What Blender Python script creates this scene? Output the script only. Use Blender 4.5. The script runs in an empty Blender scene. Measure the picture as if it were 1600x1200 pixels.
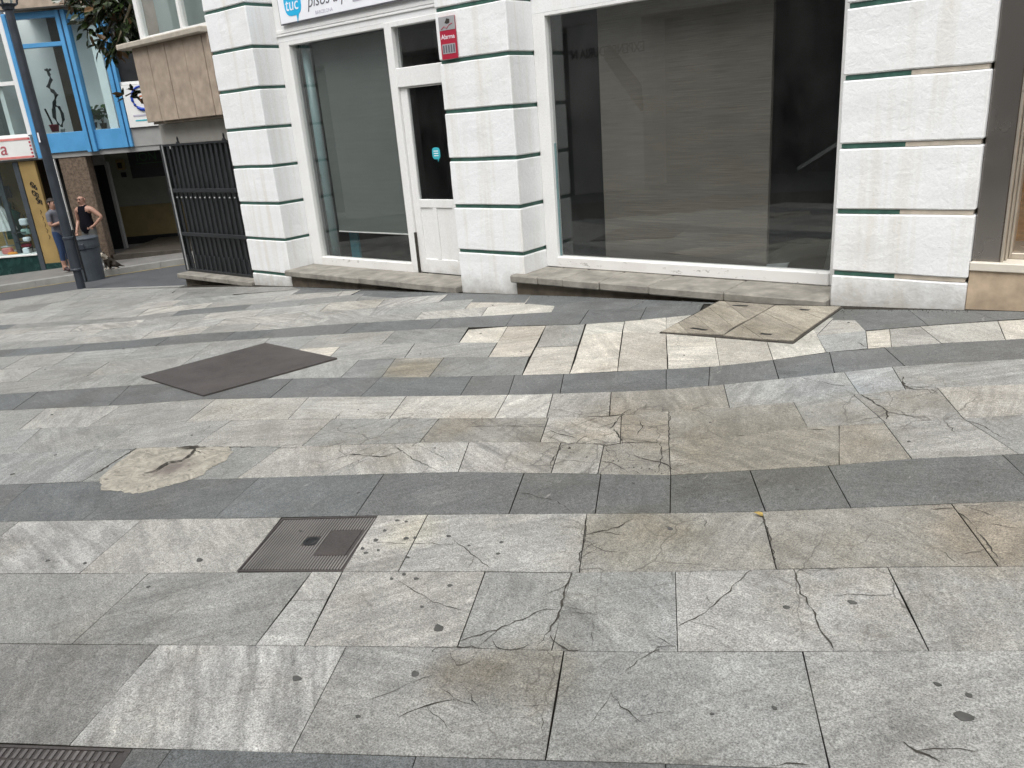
import bpy, bmesh, math, random
from mathutils import Vector, Matrix, noise
R = random.Random(7)
SC = bpy.context.scene
COL = SC.collection
rad = math.radians
# ------------------------------------------------------------------ camera, sky, sun, exposure
MR = ((0.7828422812692202, 0.6174438975268401, -0.07694800883757918),      # right
      (0.14719642336879857, -0.30392923525590654, -0.9412546057811316),    # down
      (-0.6045586618390615, 0.7255274311586192, -0.32881418921898514))     # forward
FPX = 1226.37
cam = bpy.data.cameras.new('camera'); cam.sensor_width = 36.0; cam.lens = FPX/1600*36
cam.clip_start = 0.05; cam.clip_end = 600
camo = bpy.data.objects.new('camera', cam); COL.objects.link(camo)
camo.matrix_world = Matrix(((MR[0][0], -MR[1][0], -MR[2][0], 0), (MR[0][1], -MR[1][1], -MR[2][1], 0),
                            (MR[0][2], -MR[1][2], -MR[2][2], 0), (0, 0, 0, 1)))
SC.camera = camo
SUN_EL, SUN_AZ = 60.0, 160.0          # compass-like angle, from +Y clockwise
w = bpy.data.worlds.new('World'); SC.world = w; w.use_nodes = True
nt = w.node_tree; bg = nt.nodes['Background']
sky = nt.nodes.new('ShaderNodeTexSky'); sky.sky_type = 'NISHITA'; sky.sun_disc = False
sky.sun_elevation = rad(SUN_EL); sky.sun_rotation = rad(SUN_AZ); sky.dust_density = 4.0; sky.air_density = 1.0
hs = nt.nodes.new('ShaderNodeHueSaturation'); hs.inputs['Saturation'].default_value = 0.14
nt.links.new(sky.outputs[0], hs.inputs['Color']); nt.links.new(hs.outputs[0], bg.inputs[0])
bg.inputs[1].default_value = 0.15
sun = bpy.data.lights.new('sun', 'SUN'); sun.energy = 1.1; sun.angle = rad(45); sun.color = (1.0, 0.985, 0.96)
suno = bpy.data.objects.new('sun', sun); COL.objects.link(suno)
sd = Vector((math.sin(rad(SUN_AZ))*math.cos(rad(SUN_EL)), math.cos(rad(SUN_AZ))*math.cos(rad(SUN_EL)), math.sin(rad(SUN_EL))))
suno.rotation_euler = sd.to_track_quat('Z', 'Y').to_euler(); suno.location = sd*40
vs = SC.view_settings; vs.view_transform = 'Standard'; vs.look = 'None'; vs.gamma = 1; vs.use_curve_mapping = False
vs.exposure = 0.63
SC.cycles.max_bounces = 8; SC.cycles.transparent_max_bounces = 12

# ------------------------------------------------------------------ helpers: projection on to real surfaces
YAW = rad(39.8033558)
U = Vector((math.cos(YAW), math.sin(YAW), 0)); W = Vector((-math.sin(YAW), math.cos(YAW), 0))
FAR = Matrix(((U.x, W.x, 0, 0), (U.y, W.y, 0, 0), (0, 0, 1, 0), (0, 0, 0, 1)))   # far street frame: u right, v away, z up
ID = Matrix.Identity(4)
def ray(px, py):
    a, b = (px-800)/FPX, (py-600)/FPX
    return Vector(tuple(MR[0][i]*a + MR[1][i]*b + MR[2][i] for i in range(3)))
def gz(x):                                                    # the paving falls to the left, faster beyond the corner
    d = max(0.0, -9.9-x); e = d*d/2 if d < 1 else d-.5
    return -1.55 + .0515*x - .04*e
def G(px, py):
    d = ray(px, py); a, b = .3, 80.
    for _ in range(50):
        m = (a+b)/2
        if d.z*m > gz(d.x*m): a = m
        else: b = m
    return d*a
def swz(u, v):                                                # far sidewalk
    k = -2.99 + (u+11.83)*.0665; f = -2.94 + (u+12.7)*.0435
    t = (v-18.55)/(20-18.55); return k*(1-t) + f*t
def GS(px, py):
    d = ray(px, py); a, b = 5., 60.
    for _ in range(50):
        m = (a+b)/2; q = d*m
        if q.z > swz(q.dot(U), q.dot(W)): a = m
        else: b = m
    return d*a

# ------------------------------------------------------------------ helpers: objects
MW = {}
def mesh_obj(name, bm, mat, parent=None, frame=ID, smooth=False, mats=None):
    me = bpy.data.meshes.new(name)
    bmesh.ops.recalc_face_normals(bm, faces=bm.faces[:])
    bm.to_mesh(me); bm.free()
    M = frame if parent is None else MW[parent.name].inverted() @ frame
    me.transform(M)
    for m in (mats or [mat]): me.materials.append(m)
    if smooth:
        for p in me.polygons: p.use_smooth = True
    o = bpy.data.objects.new(name, me); COL.objects.link(o)
    if parent is not None: o.parent = parent; MW[o.name] = MW[parent.name]
    else: MW[o.name] = ID.copy()
    return o
def thing(name, label, cat, loc=(0, 0, 0), rz=0.0, group=None):
    o = bpy.data.objects.new(name, None); COL.objects.link(o); o.empty_display_size = .1
    o.location = loc; o.rotation_euler = (0, 0, rz)
    MW[o.name] = Matrix.Translation(Vector(loc)) @ Matrix.Rotation(rz, 4, 'Z')
    return tag(o, label, cat, group)
def tag(o, label, cat, group=None):
    o['label'] = label; o['category'] = cat
    if group: o['group'] = group
    return o
def struct(o): o['kind'] = 'structure'; return o
def bx(b, x0, x1, y0, y1, z0, z1, bev=0.0, mi=0):
    x0, x1 = min(x0, x1), max(x0, x1); y0, y1 = min(y0, y1), max(y0, y1); z0, z1 = min(z0, z1), max(z0, z1)
    vs_ = [b.verts.new(p) for p in ((x0,y0,z0),(x1,y0,z0),(x1,y1,z0),(x0,y1,z0),(x0,y0,z1),(x1,y0,z1),(x1,y1,z1),(x0,y1,z1))]
    fs = [b.faces.new([vs_[i] for i in q]) for q in ((3,2,1,0),(4,5,6,7),(0,1,5,4),(1,2,6,5),(2,3,7,6),(3,0,4,7))]
    for f in fs: f.material_index = mi
    if bev > 0:
        es = list({e for f in fs for e in f.edges})
        bmesh.ops.bevel(b, geom=es, offset=bev, segments=1, affect='EDGES', profile=.5)
    return b
def box(name, mat, parent, x0, x1, y0, y1, z0, z1, bev=0.004, frame=ID):
    return mesh_obj(name, bx(bmesh.new(), x0, x1, y0, y1, z0, z1, bev), mat, parent, frame)
def tube(b, pts, radii, n=10, cap=True):
    pts = [Vector(p) for p in pts]
    if not hasattr(radii, '__len__'): radii = [radii]*len(pts)
    rings = []
    for i, p in enumerate(pts):
        t = (pts[min(i+1, len(pts)-1)] - pts[max(i-1, 0)]).normalized()
        a = t.orthogonal().normalized() if abs(t.z) < .95 else Vector((1, 0, 0)).cross(t).normalized()
        c = t.cross(a).normalized()
        rings.append([b.verts.new(p + (a*math.cos(6.28318*k/n) + c*math.sin(6.28318*k/n))*radii[i]) for k in range(n)])
    for r0, r1 in zip(rings, rings[1:]):
        for k in range(n): b.faces.new((r0[k], r0[(k+1) % n], r1[(k+1) % n], r1[k]))
    if cap: b.faces.new(rings[0][::-1]); b.faces.new(rings[-1])
    return b
def lathe(b, c, prof, n=20):
    c = Vector(c); rings = []
    for r, z in prof:
        rings.append([b.verts.new(c + Vector((r*math.cos(6.28318*k/n), r*math.sin(6.28318*k/n), z))) for k in range(n)])
    for r0, r1 in zip(rings, rings[1:]):
        for k in range(n): b.faces.new((r0[k], r0[(k+1) % n], r1[(k+1) % n], r1[k]))
    b.faces.new(rings[0][::-1]); b.faces.new(rings[-1]); return b
def prism(b, pts, nrm):                                        # flat outline pushed along nrm
    nrm = Vector(nrm); lo = [b.verts.new(Vector(p)) for p in pts]; hi = [b.verts.new(Vector(p)+nrm) for p in pts]
    b.faces.new(lo[::-1]); b.faces.new(hi); n = len(pts)
    for i in range(n): b.faces.new((lo[i], lo[(i+1) % n], hi[(i+1) % n], hi[i]))
    return b
def text_bm(txt, size, depth, shear=0.0, mat4=ID, align='LEFT'):
    cu = bpy.data.curves.new('t', 'FONT'); cu.body = txt; cu.size = size; cu.extrude = depth; cu.shear = shear; cu.align_x = align
    cu.resolution_u = 3
    o = bpy.data.objects.new('t', cu); COL.objects.link(o)
    bpy.context.view_layer.update()
    me = bpy.data.meshes.new_from_object(o.evaluated_get(bpy.context.evaluated_depsgraph_get()))
    bpy.data.objects.remove(o); b = bmesh.new(); b.from_mesh(me); bpy.data.meshes.remove(me); b.transform(mat4); return b
def upright(x, y, z, flip=False):                              # text standing up, read from -y (or from +y)
    m = Matrix.Translation((x, y, z)) @ Matrix.Rotation(rad(90), 4, 'X')
    return Matrix.Translation((x, y, z)) @ Matrix.Rotation(math.pi, 4, 'Z') @ Matrix.Rotation(rad(90), 4, 'X') if flip else m

# ------------------------------------------------------------------ materials
class NT:
    def __init__(s, name):
        s.m = bpy.data.materials.new(name); s.m.use_nodes = True; s.t = s.m.node_tree; s.n = s.t.nodes; s.p = s.n['Principled BSDF']
    def new(s, ty, **k):
        o = s.n.new(ty)
        for a, v in k.items():
            if a.startswith('i_'):
                key = a[2:]; o.inputs[int(key) if key.isdigit() else key].default_value = v
            else: setattr(o, a, v)
        return o
    def l(s, a, b): s.t.links.new(a, b)
    def coord(s, scale=(1, 1, 1)):
        c = s.new('ShaderNodeTexCoord'); mp = s.new('ShaderNodeMapping'); mp.inputs['Scale'].default_value = scale
        s.l(c.outputs['Object'], mp.inputs['Vector']); return mp.outputs[0]
    def noise(s, vec, scale, detail=3, rough=.55, dist=0.0):
        n = s.new('ShaderNodeTexNoise'); n.inputs['Scale'].default_value = scale; n.inputs['Detail'].default_value = detail
        n.inputs['Roughness'].default_value = rough; n.inputs['Distortion'].default_value = dist
        s.l(vec, n.inputs['Vector']); return n.outputs['Fac']
    def rng(s, v, a, b, c, d):
        n = s.new('ShaderNodeMapRange'); n.inputs[1].default_value = a; n.inputs[2].default_value = b; n.inputs[3].default_value = c; n.inputs[4].default_value = d
        s.l(v, n.inputs[0]); return n.outputs[0]
    def math(s, op, a, b=None):
        n = s.new('ShaderNodeMath', operation=op)
        for i, q in enumerate((a, b)):
            if q is None: continue
            if isinstance(q, (int, float)): n.inputs[i].default_value = q
            else: s.l(q, n.inputs[i])
        return n.outputs[0]
    def mix(s, f, a, b, bt='MIX'):
        n = s.new('ShaderNodeMix', data_type='RGBA', blend_type=bt)
        for i, q in ((0, f), (6, a), (7, b)):
            if isinstance(q, (int, float)): n.inputs[i].default_value = q
            elif isinstance(q, tuple): n.inputs[i].default_value = q if len(q) == 4 else q + (1,)
            else: s.l(q, n.inputs[i])
        return n.outputs[2]
    def bump(s, h, dist, strength=1.0, prev=None):
        n = s.new('ShaderNodeBump'); n.inputs['Strength'].default_value = strength; n.inputs['Distance'].default_value = dist
        s.l(h, n.inputs['Height'])
        if prev is not None: s.l(prev, n.inputs['Normal'])
        return n.outputs[0]
    def done(s, col=None, rough=.6, nrm=None, metal=0.0, spec=.4):
        if col is not None:
            if isinstance(col, tuple): s.p.inputs['Base Color'].default_value = col + (1,)
            else: s.l(col, s.p.inputs['Base Color'])
        if isinstance(rough, (int, float)): s.p.inputs['Roughness'].default_value = rough
        else: s.l(rough, s.p.inputs['Roughness'])
        if nrm is not None: s.l(nrm, s.p.inputs['Normal'])
        s.p.inputs['Metallic'].default_value = metal; s.p.inputs['Specular IOR Level'].default_value = spec
        return s.m
def simple(name, col, rough=.6, var=.18, scale=9, bump=.0008, bscale=60, metal=0.0, spec=.4, stretch=(1, 1, 1)):
    s = NT(name); v = s.coord(stretch); n = s.noise(v, scale, 5)
    f = s.rng(n, .25, .75, 1-var, 1+var)
    k = s.mix(1.0, col, f, 'MULTIPLY')
    cb = s.new('ShaderNodeCombineColor')
    for i in range(3): s.l(f, cb.inputs[i])
    s.l(cb.outputs[0], k.node.inputs[7])
    nb = s.bump(s.noise(v, bscale, 3), bump) if bump else None
    return s.done(k, s.rng(n, .3, .7, max(.03, rough-.1), min(1, rough+.1)), nb, metal, spec)
def grey3(s, f):
    cb = s.new('ShaderNodeCombineColor')
    for i in range(3): s.l(f, cb.inputs[i])
    return cb.outputs[0]

def paving_material():
    s = NT('paving_stone'); v = s.coord()
    oi = s.new('ShaderNodeObjectInfo')
    va = s.new('ShaderNodeAttribute', attribute_type='OBJECT', attribute_name='vein_angle')
    vp = s.new('ShaderNodeAttribute', attribute_type='OBJECT', attribute_name='vein')
    off = s.new('ShaderNodeVectorMath', operation='ADD'); s.l(v, off.inputs[0])
    rr = s.math('MULTIPLY', oi.outputs['Random'], 40.0); cb = s.new('ShaderNodeCombineXYZ')
    for i in range(3): s.l(rr, cb.inputs[i])
    s.l(cb.outputs[0], off.inputs[1]); pv = off.outputs[0]
    ro = s.new('ShaderNodeVectorRotate', rotation_type='Z_AXIS'); s.l(pv, ro.inputs['Vector']); s.l(va.outputs['Fac'], ro.inputs['Angle'])
    st = s.new('ShaderNodeMapping'); st.inputs['Scale'].default_value = (1.1, 9.0, 1.0); s.l(ro.outputs[0], st.inputs['Vector'])
    vein = s.noise(st.outputs[0], 1.6, 6, .62, .6)
    vf = s.rng(vein, .3, .7, -1.0, 1.0)
    vf = s.math('ADD', s.math('MULTIPLY', s.math('MULTIPLY', vf, vp.outputs['Fac']), .30), 1.0)
    med = s.rng(s.noise(pv, 5.0, 4, .6), .28, .72, .80, 1.17)
    gr = s.rng(s.noise(v, 175.0, 3, .8), .32, .68, .34, 1.60)
    gr2 = s.rng(s.noise(v, 48.0, 2, .6), .3, .7, .84, 1.16)
    m = s.math('MULTIPLY', s.math('MULTIPLY', vf, med), s.math('MULTIPLY', gr, gr2))
    c = s.mix(1.0, oi.outputs['Color'], grey3(s, m), 'MULTIPLY')
    # warm mineral blush on some areas and walked-in grime
    bl = s.rng(s.noise(pv, 2.3, 3), .52, .75, 0, .22)
    c = s.mix(bl, c, s.mix(1.0, c, (1.06, .98, .89), 'MULTIPLY'))
    di = s.rng(s.noise(v, 1.15, 5, .65), .46, .74, 0, .55)
    c = s.mix(di, c, s.mix(1.0, c, (.74, .73, .69), 'MULTIPLY'))
    an = s.new('ShaderNodeMapping'); an.inputs['Scale'].default_value = (3.0, 17.0, 1); s.l(ro.outputs[0], an.inputs['Vector'])
    c = s.mix(1.0, c, grey3(s, s.rng(s.noise(an.outputs[0], 2.4, 5, .7), .3, .7, .86, 1.12)), 'MULTIPLY')
    wv = s.new('ShaderNodeTexNoise'); wv.inputs['Scale'].default_value = 5.0; wv.inputs['Detail'].default_value = 4; s.l(pv, wv.inputs['Vector'])
    wm = s.mix(.16, pv, wv.outputs['Color'], 'ADD')
    vo = s.new('ShaderNodeTexVoronoi', feature='DISTANCE_TO_EDGE'); vo.inputs['Scale'].default_value = 2.6; s.l(wm, vo.inputs['Vector'])
    zone = s.rng(s.noise(v, 1.7, 3), .52, .62, 0, .5)
    for px, py, r in ((940, 680, .75), (780, 1070, .26), (1000, 850, .4), (1420, 630, .55), (600, 680, .55), (1330, 900, .4)):
        d = s.new('ShaderNodeVectorMath', operation='DISTANCE'); s.l(v, d.inputs[0]); d.inputs[1].default_value = G(px, py)
        zone = s.math('MAXIMUM', zone, s.rng(s.math('ADD', d.outputs['Value'], s.math('MULTIPLY', s.math('SUBTRACT', s.noise(v, 4.0, 3), .5), r)), r*.6, r*1.1, .85, 0))
    c = s.mix(s.math('MULTIPLY', zone, s.rng(s.noise(v, 2.7, 5, .7), .42, .66, 0, .85)), c, s.mix(1.0, c, (.74, .70, .62), 'MULTIPLY'))
    hair = s.math('MULTIPLY', s.rng(vo.outputs['Distance'], .0, .012, 1, 0), zone); c = s.mix(hair, c, (.085, .08, .07))
    vo2 = s.new('ShaderNodeTexVoronoi', feature='DISTANCE_TO_EDGE'); vo2.inputs['Scale'].default_value = 6.5; s.l(wm, vo2.inputs['Vector'])
    hair2 = s.math('MULTIPLY', s.rng(vo2.outputs['Distance'], .0, .022, 1, 0), s.math('MULTIPLY', zone, s.rng(s.noise(v, 3.1, 3), .48, .58, 0, .8))); c = s.mix(hair2, c, (.10, .09, .08))
    bl2 = s.rng(s.noise(v, 3.3, 5, .7), .60, .74, 0, .40); c = s.mix(bl2, c, s.mix(1.0, c, (1.32, 1.30, 1.24), 'MULTIPLY'))
    # dark and pale flecks and scuffs
    fl = s.rng(s.noise(v, 26.0, 3, .7), .68, .74, 0, .5); c = s.mix(fl, c, (.07, .068, .06))
    stv = s.new('ShaderNodeMapping'); stv.inputs['Scale'].default_value = (14, 3, 1); stv.inputs['Rotation'].default_value = (0, 0, .9); s.l(v, stv.inputs['Vector'])
    sc = s.rng(s.noise(stv.outputs[0], 2.2, 4, .7), .66, .76, 0, .45); c = s.mix(sc, c, (.55, .53, .5))
    # spills and repairs that lie where they lie
    for px, py, r, col, k in STAINS:
        g = G(px, py); d = s.new('ShaderNodeVectorMath', operation='DISTANCE'); s.l(v, d.inputs[0]); d.inputs[1].default_value = g
        wob = s.math('ADD', d.outputs['Value'], s.math('MULTIPLY', s.math('SUBTRACT', s.noise(v, 3.5, 5, .7), .5), r*1.6))
        f = s.rng(wob, r*.35, r, k, 0.0); c = s.mix(f, c, s.mix(1.0, c, col, 'MULTIPLY'))
    nb = s.bump(s.noise(v, 150.0, 3, .7), .0012, .9); nb = s.bump(s.noise(pv, 9.0, 4), .004, .5, nb)
    return s.done(c, s.rng(med, .86, 1.12, .52, .70), nb, 0, .34)
STAINS = [(1190, 700, .75, (.82, .79, .725), .8), (720, 1050, .16, (.66, .61, .54), .8), (830, 1050, .22, (.80, .76, .69), .7), (650, 830, .16, (1.25, 1.22, 1.1), .8),
          (1000, 830, .30, (.90, .86, .77), .7), (1560, 840, .35, (.90, .80, .68), .7), (960, 660, .35, (.86, .81, .73), .7), (720, 660, .30, (.88, .81, .72), .6),
          (650, 575, .35, (.9, .85, .72), .7), (560, 1140, .12, (.80, .80, .80), .6), (950, 1120, .22, (.84, .84, .85), .7), (690, 775, .14, (1.25, 1.24, 1.2), .6),
          (1270, 600, .4, (1.04, 1.08, 1.12), .8), (1300, 480, .5, (.66, .65, .61), .7), (1100, 480, .4, (.8, .79, .75), .6)]
def white_wall(name, col=(.80, .812, .815), rough_bump=.006, dirt=.75):
    s = NT(name); v = s.coord(); vs_ = s.coord((7, 7, .35))
    st = s.rng(s.noise(vs_, 1.3, 4, .6), .50, .80, 0, dirt*.75); c = s.mix(st, col, (.60, .54, .43))
    sp = s.rng(s.noise(v, 5.5, 6, .75), .66, .78, 0, dirt*.6); c = s.mix(sp, c, (.42, .40, .36))
    c = s.mix(s.rng(s.noise(v, .9, 3), .4, .7, 0, .25), c, (.70, .69, .67))
    fine = s.rng(s.noise(v, 60, 3), .3, .7, .95, 1.05); c = s.mix(1.0, c, grey3(s, fine), 'MULTIPLY')
    hgt = s.new('ShaderNodeVectorMath', operation='DOT_PRODUCT'); s.l(v, hgt.inputs[0]); hgt.inputs[1].default_value = (-.0515, 0, 1)
    hh = s.math('ADD', hgt.outputs['Value'], s.math('MULTIPLY', s.math('SUBTRACT', s.noise(v, 7, 5, .7), .5), .5))
    c = s.mix(s.rng(hh, -.06, .22, .75, 0), c, (.38, .36, .31))               # street splash and grime at the foot
    nb = s.bump(s.noise(v, 13, 6, .62, .6), rough_bump, .9) if rough_bump else None
    nb = s.bump(s.noise(v, 90, 3), .0012, .7, nb)
    return s.done(c, .62, nb, 0, .3)
def peeling(name):
    s = NT(name); v = s.coord(); h = s.coord((1, 1, 2.2))
    c = s.mix(s.rng(s.noise(h, 6, 7, .75), .60, .64, 0, .85), (.74, .73, .71), (.30, .285, .26))
    c = s.mix(s.rng(s.noise(v, 2.2, 5, .7), .5, .8, 0, .5), c, (.55, .52, .47))
    return s.done(c, .6, s.bump(s.noise(h, 6, 7, .75), .002), 0, .3)
def glass(name, tint=(.93, .97, .96), k=1.0):
    s = NT(name); s.n.remove(s.p); out = s.n['Material Output']
    ge = s.new('ShaderNodeNewGeometry'); dt = s.new('ShaderNodeVectorMath', operation='DOT_PRODUCT')
    s.l(ge.outputs['Normal'], dt.inputs[0]); s.l(ge.outputs['Incoming'], dt.inputs[1])
    g5 = s.math('POWER', s.math('SUBTRACT', 1.0, s.math('ABSOLUTE', dt.outputs['Value'])), 5.0)
    f = s.math('MINIMUM', s.math('ADD', s.math('MULTIPLY', g5, .95), .050*k), 1.0)
    tr = s.new('ShaderNodeBsdfTransparent'); tr.inputs[0].default_value = tint + (1,)
    gl = s.new('ShaderNodeBsdfGlossy'); gl.inputs['Roughness'].default_value = .012; gl.inputs[0].default_value = (.96, 1, .99, 1); gv = s.coord(); df = s.new('ShaderNodeBsdfDiffuse'); df.inputs[0].default_value = (.62, .62, .60, 1); dm = s.new('ShaderNodeMixShader')
    s.l(s.rng(s.noise(s.coord((1, 1, .6)), 2.2, 5, .7), .35, .75, .002, .018), dm.inputs[0])
    mx = s.new('ShaderNodeMixShader'); s.l(f, mx.inputs[0]); s.l(tr.outputs[0], mx.inputs[1]); s.l(gl.outputs[0], mx.inputs[2]); s.l(mx.outputs[0], dm.inputs[1]); s.l(df.outputs[0], dm.inputs[2]); s.l(dm.outputs[0], out.inputs[0])
    return s.m
def wood_panel():
    s = NT('grey_wood_panel'); v = s.coord((.8, 1, 38)); n = s.noise(v, 3.0, 7, .72, .3)
    c = s.mix(s.rng(n, .3, .7, 0, 1), (.080, .070, .058), (.182, .164, .142)); n2 = s.noise(s.coord((1.2, 1, 6)), 1.2, 3)
    c = s.mix(s.rng(n2, .35, .65, 0, .35), c, (.09, .088, .08))
    return s.done(c, .55, s.bump(n, .001), 0, .3)
def granite():
    s = NT('brown_granite'); v = s.coord(); n = s.noise(v, 14, 4, .7)
    c = s.mix(s.rng(n, .35, .65, 0, 1), (.080, .058, .042), (.205, .155, .115)); c = s.mix(s.rng(s.noise(v, 30, 2), .6, .68, 0, .8), c, (.04, .03, .025))
    return s.done(c, .4, None, 0, .4)
def rust():
    s = NT('rusty_steel'); v = s.coord(); n = s.noise(v, 3, 6, .65)
    c = s.mix(s.rng(n, .35, .65, 0, 1), (.042, .038, .036), (.085, .076, .072)); c = s.mix(s.rng(s.noise(v, 9, 5), .50, .70, 0, .7), c, (.075, .056, .050))
    c = s.mix(s.rng(s.noise(v, 110, 3, .8), .35, .7, 0, .5), c, (.13, .12, .115))
    return s.done(c, .62, s.bump(s.noise(v, 120, 3), .0012), .25, .35)
def concrete_patch():
    s = NT('pale_mortar'); v = s.coord(); n = s.noise(v, 11, 6, .7, 1.2)
    c = s.mix(s.rng(n, .33, .68, 0, 1), (.23, .215, .18), (.48, .45, .38)); g = G(268, 732)
    d = s.new('ShaderNodeVectorMath', operation='DISTANCE'); s.l(v, d.inputs[0]); d.inputs[1].default_value = g
    wob = s.math('ADD', d.outputs['Value'], s.math('MULTIPLY', s.math('SUBTRACT', s.noise(v, 7, 5, .7), .5), .3))
    c = s.mix(s.rng(wob, .03, .17, .85, 0), c, (.155, .132, .12)); c = s.mix(s.rng(s.noise(s.coord((1, 2.2, 1)), 16, 6, .75, .8), .54, .64, 0, .75), c, (.12, .11, .095))
    return s.done(c, .85, s.bump(n, .012), 0, .2)
M_ = {}
M_['pave'] = paving_material()
M_['wall'] = white_wall('white_painted_stone')
M_['wall_s'] = white_wall('white_painted_plaster', (.78, .79, .79), .0012, .35)
M_['frame'] = white_wall('white_gloss_frame', (.76, .76, .75), 0, .3)
M_['peel'] = peeling('peeling_white_paint')
M_['green'] = simple('green_groove_paint', (.045, .115, .09), .5, .35, 14)
M_['beige'] = simple('beige_groove_stone', (.52, .46, .38), .7, .2, 10)
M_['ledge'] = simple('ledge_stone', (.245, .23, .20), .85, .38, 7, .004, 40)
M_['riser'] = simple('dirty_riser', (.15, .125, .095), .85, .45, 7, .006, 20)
M_['glass'] = glass('window_glass', (.955, .965, .962)); M_['glass2'] = glass('far_window_glass', (.9, .95, .95), .8)
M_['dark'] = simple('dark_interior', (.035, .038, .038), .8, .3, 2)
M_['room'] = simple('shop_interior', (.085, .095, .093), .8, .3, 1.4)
M_['blind'] = simple('grey_blind', (.118, .132, .124), .8, .14, 2.5, .0006, 40, stretch=(.4, 1, 12))
M_['teal'] = simple('pale_teal_plastic', (.14, .225, .23), .35, .12, 3, 0)
M_['tealdk'] = simple('teal_panel', (.02, .16, .20), .5)
M_['wood'] = wood_panel()
M_['grey'] = simple('pale_grey_board', (.26, .28, .28), .6)
M_['tan'] = simple('tan_stone', (.34, .275, .215), .75, .28, 6, .003, 45)
M_['tan2'] = simple('tan_cap_stone', (.40, .36, .30), .8, .25, 8, .004, 40)
M_['lint2'] = simple('dusty_plank', (.10, .105, .105), .7)
M_['lint'] = simple('grey_beige_render', (.33, .315, .285), .8, .15, 4)
M_['iron'] = simple('black_iron', (.018, .020, .022), .45, .35, 10, .001, 70, spec=.5)
M_['ironlt'] = simple('worn_grey_steel', (.38, .39, .39), .45, .2, 8, metal=.4)
M_['post'] = simple('dark_slate_paint', (.035, .043, .055), .42, .2, 6, .0006, 50, spec=.5)
M_['bin'] = simple('dark_grey_plastic', (.055, .066, .078), .5, .15, 5)
M_['blue'] = simple('blue_frame_paint', (.085, .30, .56), .4, .12, 3, 0)
M_['bluedk'] = simple('navy_joint', (.015, .05, .11), .5)
M_['wroom'] = simple('white_room_paint', (.86, .86, .85), .8, .05, 2, 0)
M_['pw'] = simple('plain_white', (.72, .72, .70), .7, .08, 2, 0)
M_['greyw'] = simple('grey_wall', (.30, .30, .29), .8, .15, 3)
M_['passw'] = simple('shaded_passage_paint', (.19, .20, .17), .7, .12, 3); M_['pfloor'] = simple('shaded_passage_tile', (.06, .052, .042), .5, .3, 6)  # passage shade is put into these colours; the wall itself is white
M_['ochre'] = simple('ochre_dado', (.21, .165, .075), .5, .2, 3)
M_['brown'] = simple('dark_brown_wood', (.05, .03, .016), .5, .3, 5, stretch=(8, 8, 1))
M_['yel'] = simple('yellow_ochre_panel', (.32, .22, .085), .6, .18, 3)
M_['black'] = simple('matt_black', (.010, .011, .012), .5, .2, 8, 0)
M_['dgreen'] = simple('dark_green_marble', (.012, .040, .036), .25, .5, 6, 0, spec=.5)
M_['gran'] = granite(); M_['rust'] = rust(); M_['patch'] = concrete_patch()
M_['red'] = simple('red_print', (.38, .02, .045), .4, .08, 6, 0); M_['silver'] = simple('silver_print', (.33, .33, .34), .35, .08, 6, 0)
M_['pinkred'] = simple('faded_red', (.42, .09, .11), .5)
M_['cyan'] = simple('cyan_print', (.015, .42, .72), .4, .04, 6, 0); M_['whitep'] = simple('white_print', (.82, .83, .87), .4, .03, 6, 0)
M_['ink'] = simple('grey_ink', (.12, .12, .14), .5, .1, 6, 0); M_['lilac'] = simple('grey_lilac_print', (.42, .40, .48), .5, .1, 6, 0)
M_['sticker'] = simple('teal_sticker', (.05, .42, .50), .4, .1, 6, 0)
M_['crack'] = simple('crack_dirt', (.060, .055, .048), .95, .4, 20, 0, spec=.1)
M_['bed'] = simple('joint_dirt', (.036, .033, .028), .95, .4, 12, .003, 60, spec=.1)
M_['gum'] = simple('old_gum', (.085, .085, .080), .8, .3, 30, 0, spec=.2)
M_['asph'] = simple('asphalt', (.075, .078, .082), .85, .25, 3, .004, 120)
M_['kerb'] = simple('kerb_granite', (.25, .25, .235), .75, .2, 4, .003, 60)
M_['swalk'] = simple('sidewalk_tile', (.165, .16, .15), .8, .2, 3, .003, 60)
M_['yline'] = simple('worn_yellow_line', (.33, .26, .12), .8, .4, 6)
M_['marble'] = simple('beige_marble', (.47, .37, .265), .45, .25, 9, .0006, 50)
M_['cream'] = simple('cream_sill', (.62, .58, .50), .5, .1, 6)
M_['bronze'] = simple('brushed_bronze_steel', (.34, .315, .295), .24, .12, 2, 0, metal=.9)
M_['alu'] = simple('champagne_aluminium', (.50, .45, .38), .32, .1, 4, 0, metal=.6)
M_['owood'] = simple('warm_lit_wood', (.52, .27, .09), .45, .3, 4, 0, stretch=(1, 1, 12))  # wood brightened: the warm shop lighting is put into its colour
M_['leaf'] = simple('leathery_leaf', (.035, .055, .018), .28, .5, 5, 0, spec=.6)
M_['leaf2'] = simple('brown_leaf_back', (.13, .075, .03), .5, .4, 5, 0)
M_['leafg'] = simple('plant_leaf', (.06, .13, .03), .4, .4, 8, 0)
M_['bark'] = simple('twig_bark', (.10, .085, .05), .8, .3, 20)
M_['skin'] = simple('skin', (.36, .205, .15), .5, .1, 20, 0); M_['tee'] = simple('grey_tshirt', (.11, .115, .135), .85, .15, 20)
M_['jean'] = simple('blue_jeans', (.022, .045, .105), .85, .25, 20); M_['tank'] = simple('black_vest', (.006, .006, .009), .95, .2, 20, spec=.08)
M_['trou'] = simple('grey_trousers', (.10, .10, .095), .85, .2, 20); M_['shoe_w'] = simple('white_shoe', (.65, .65, .66), .6); M_['shoe_d'] = simple('dark_shoe', (.03, .015, .018), .6)
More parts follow.
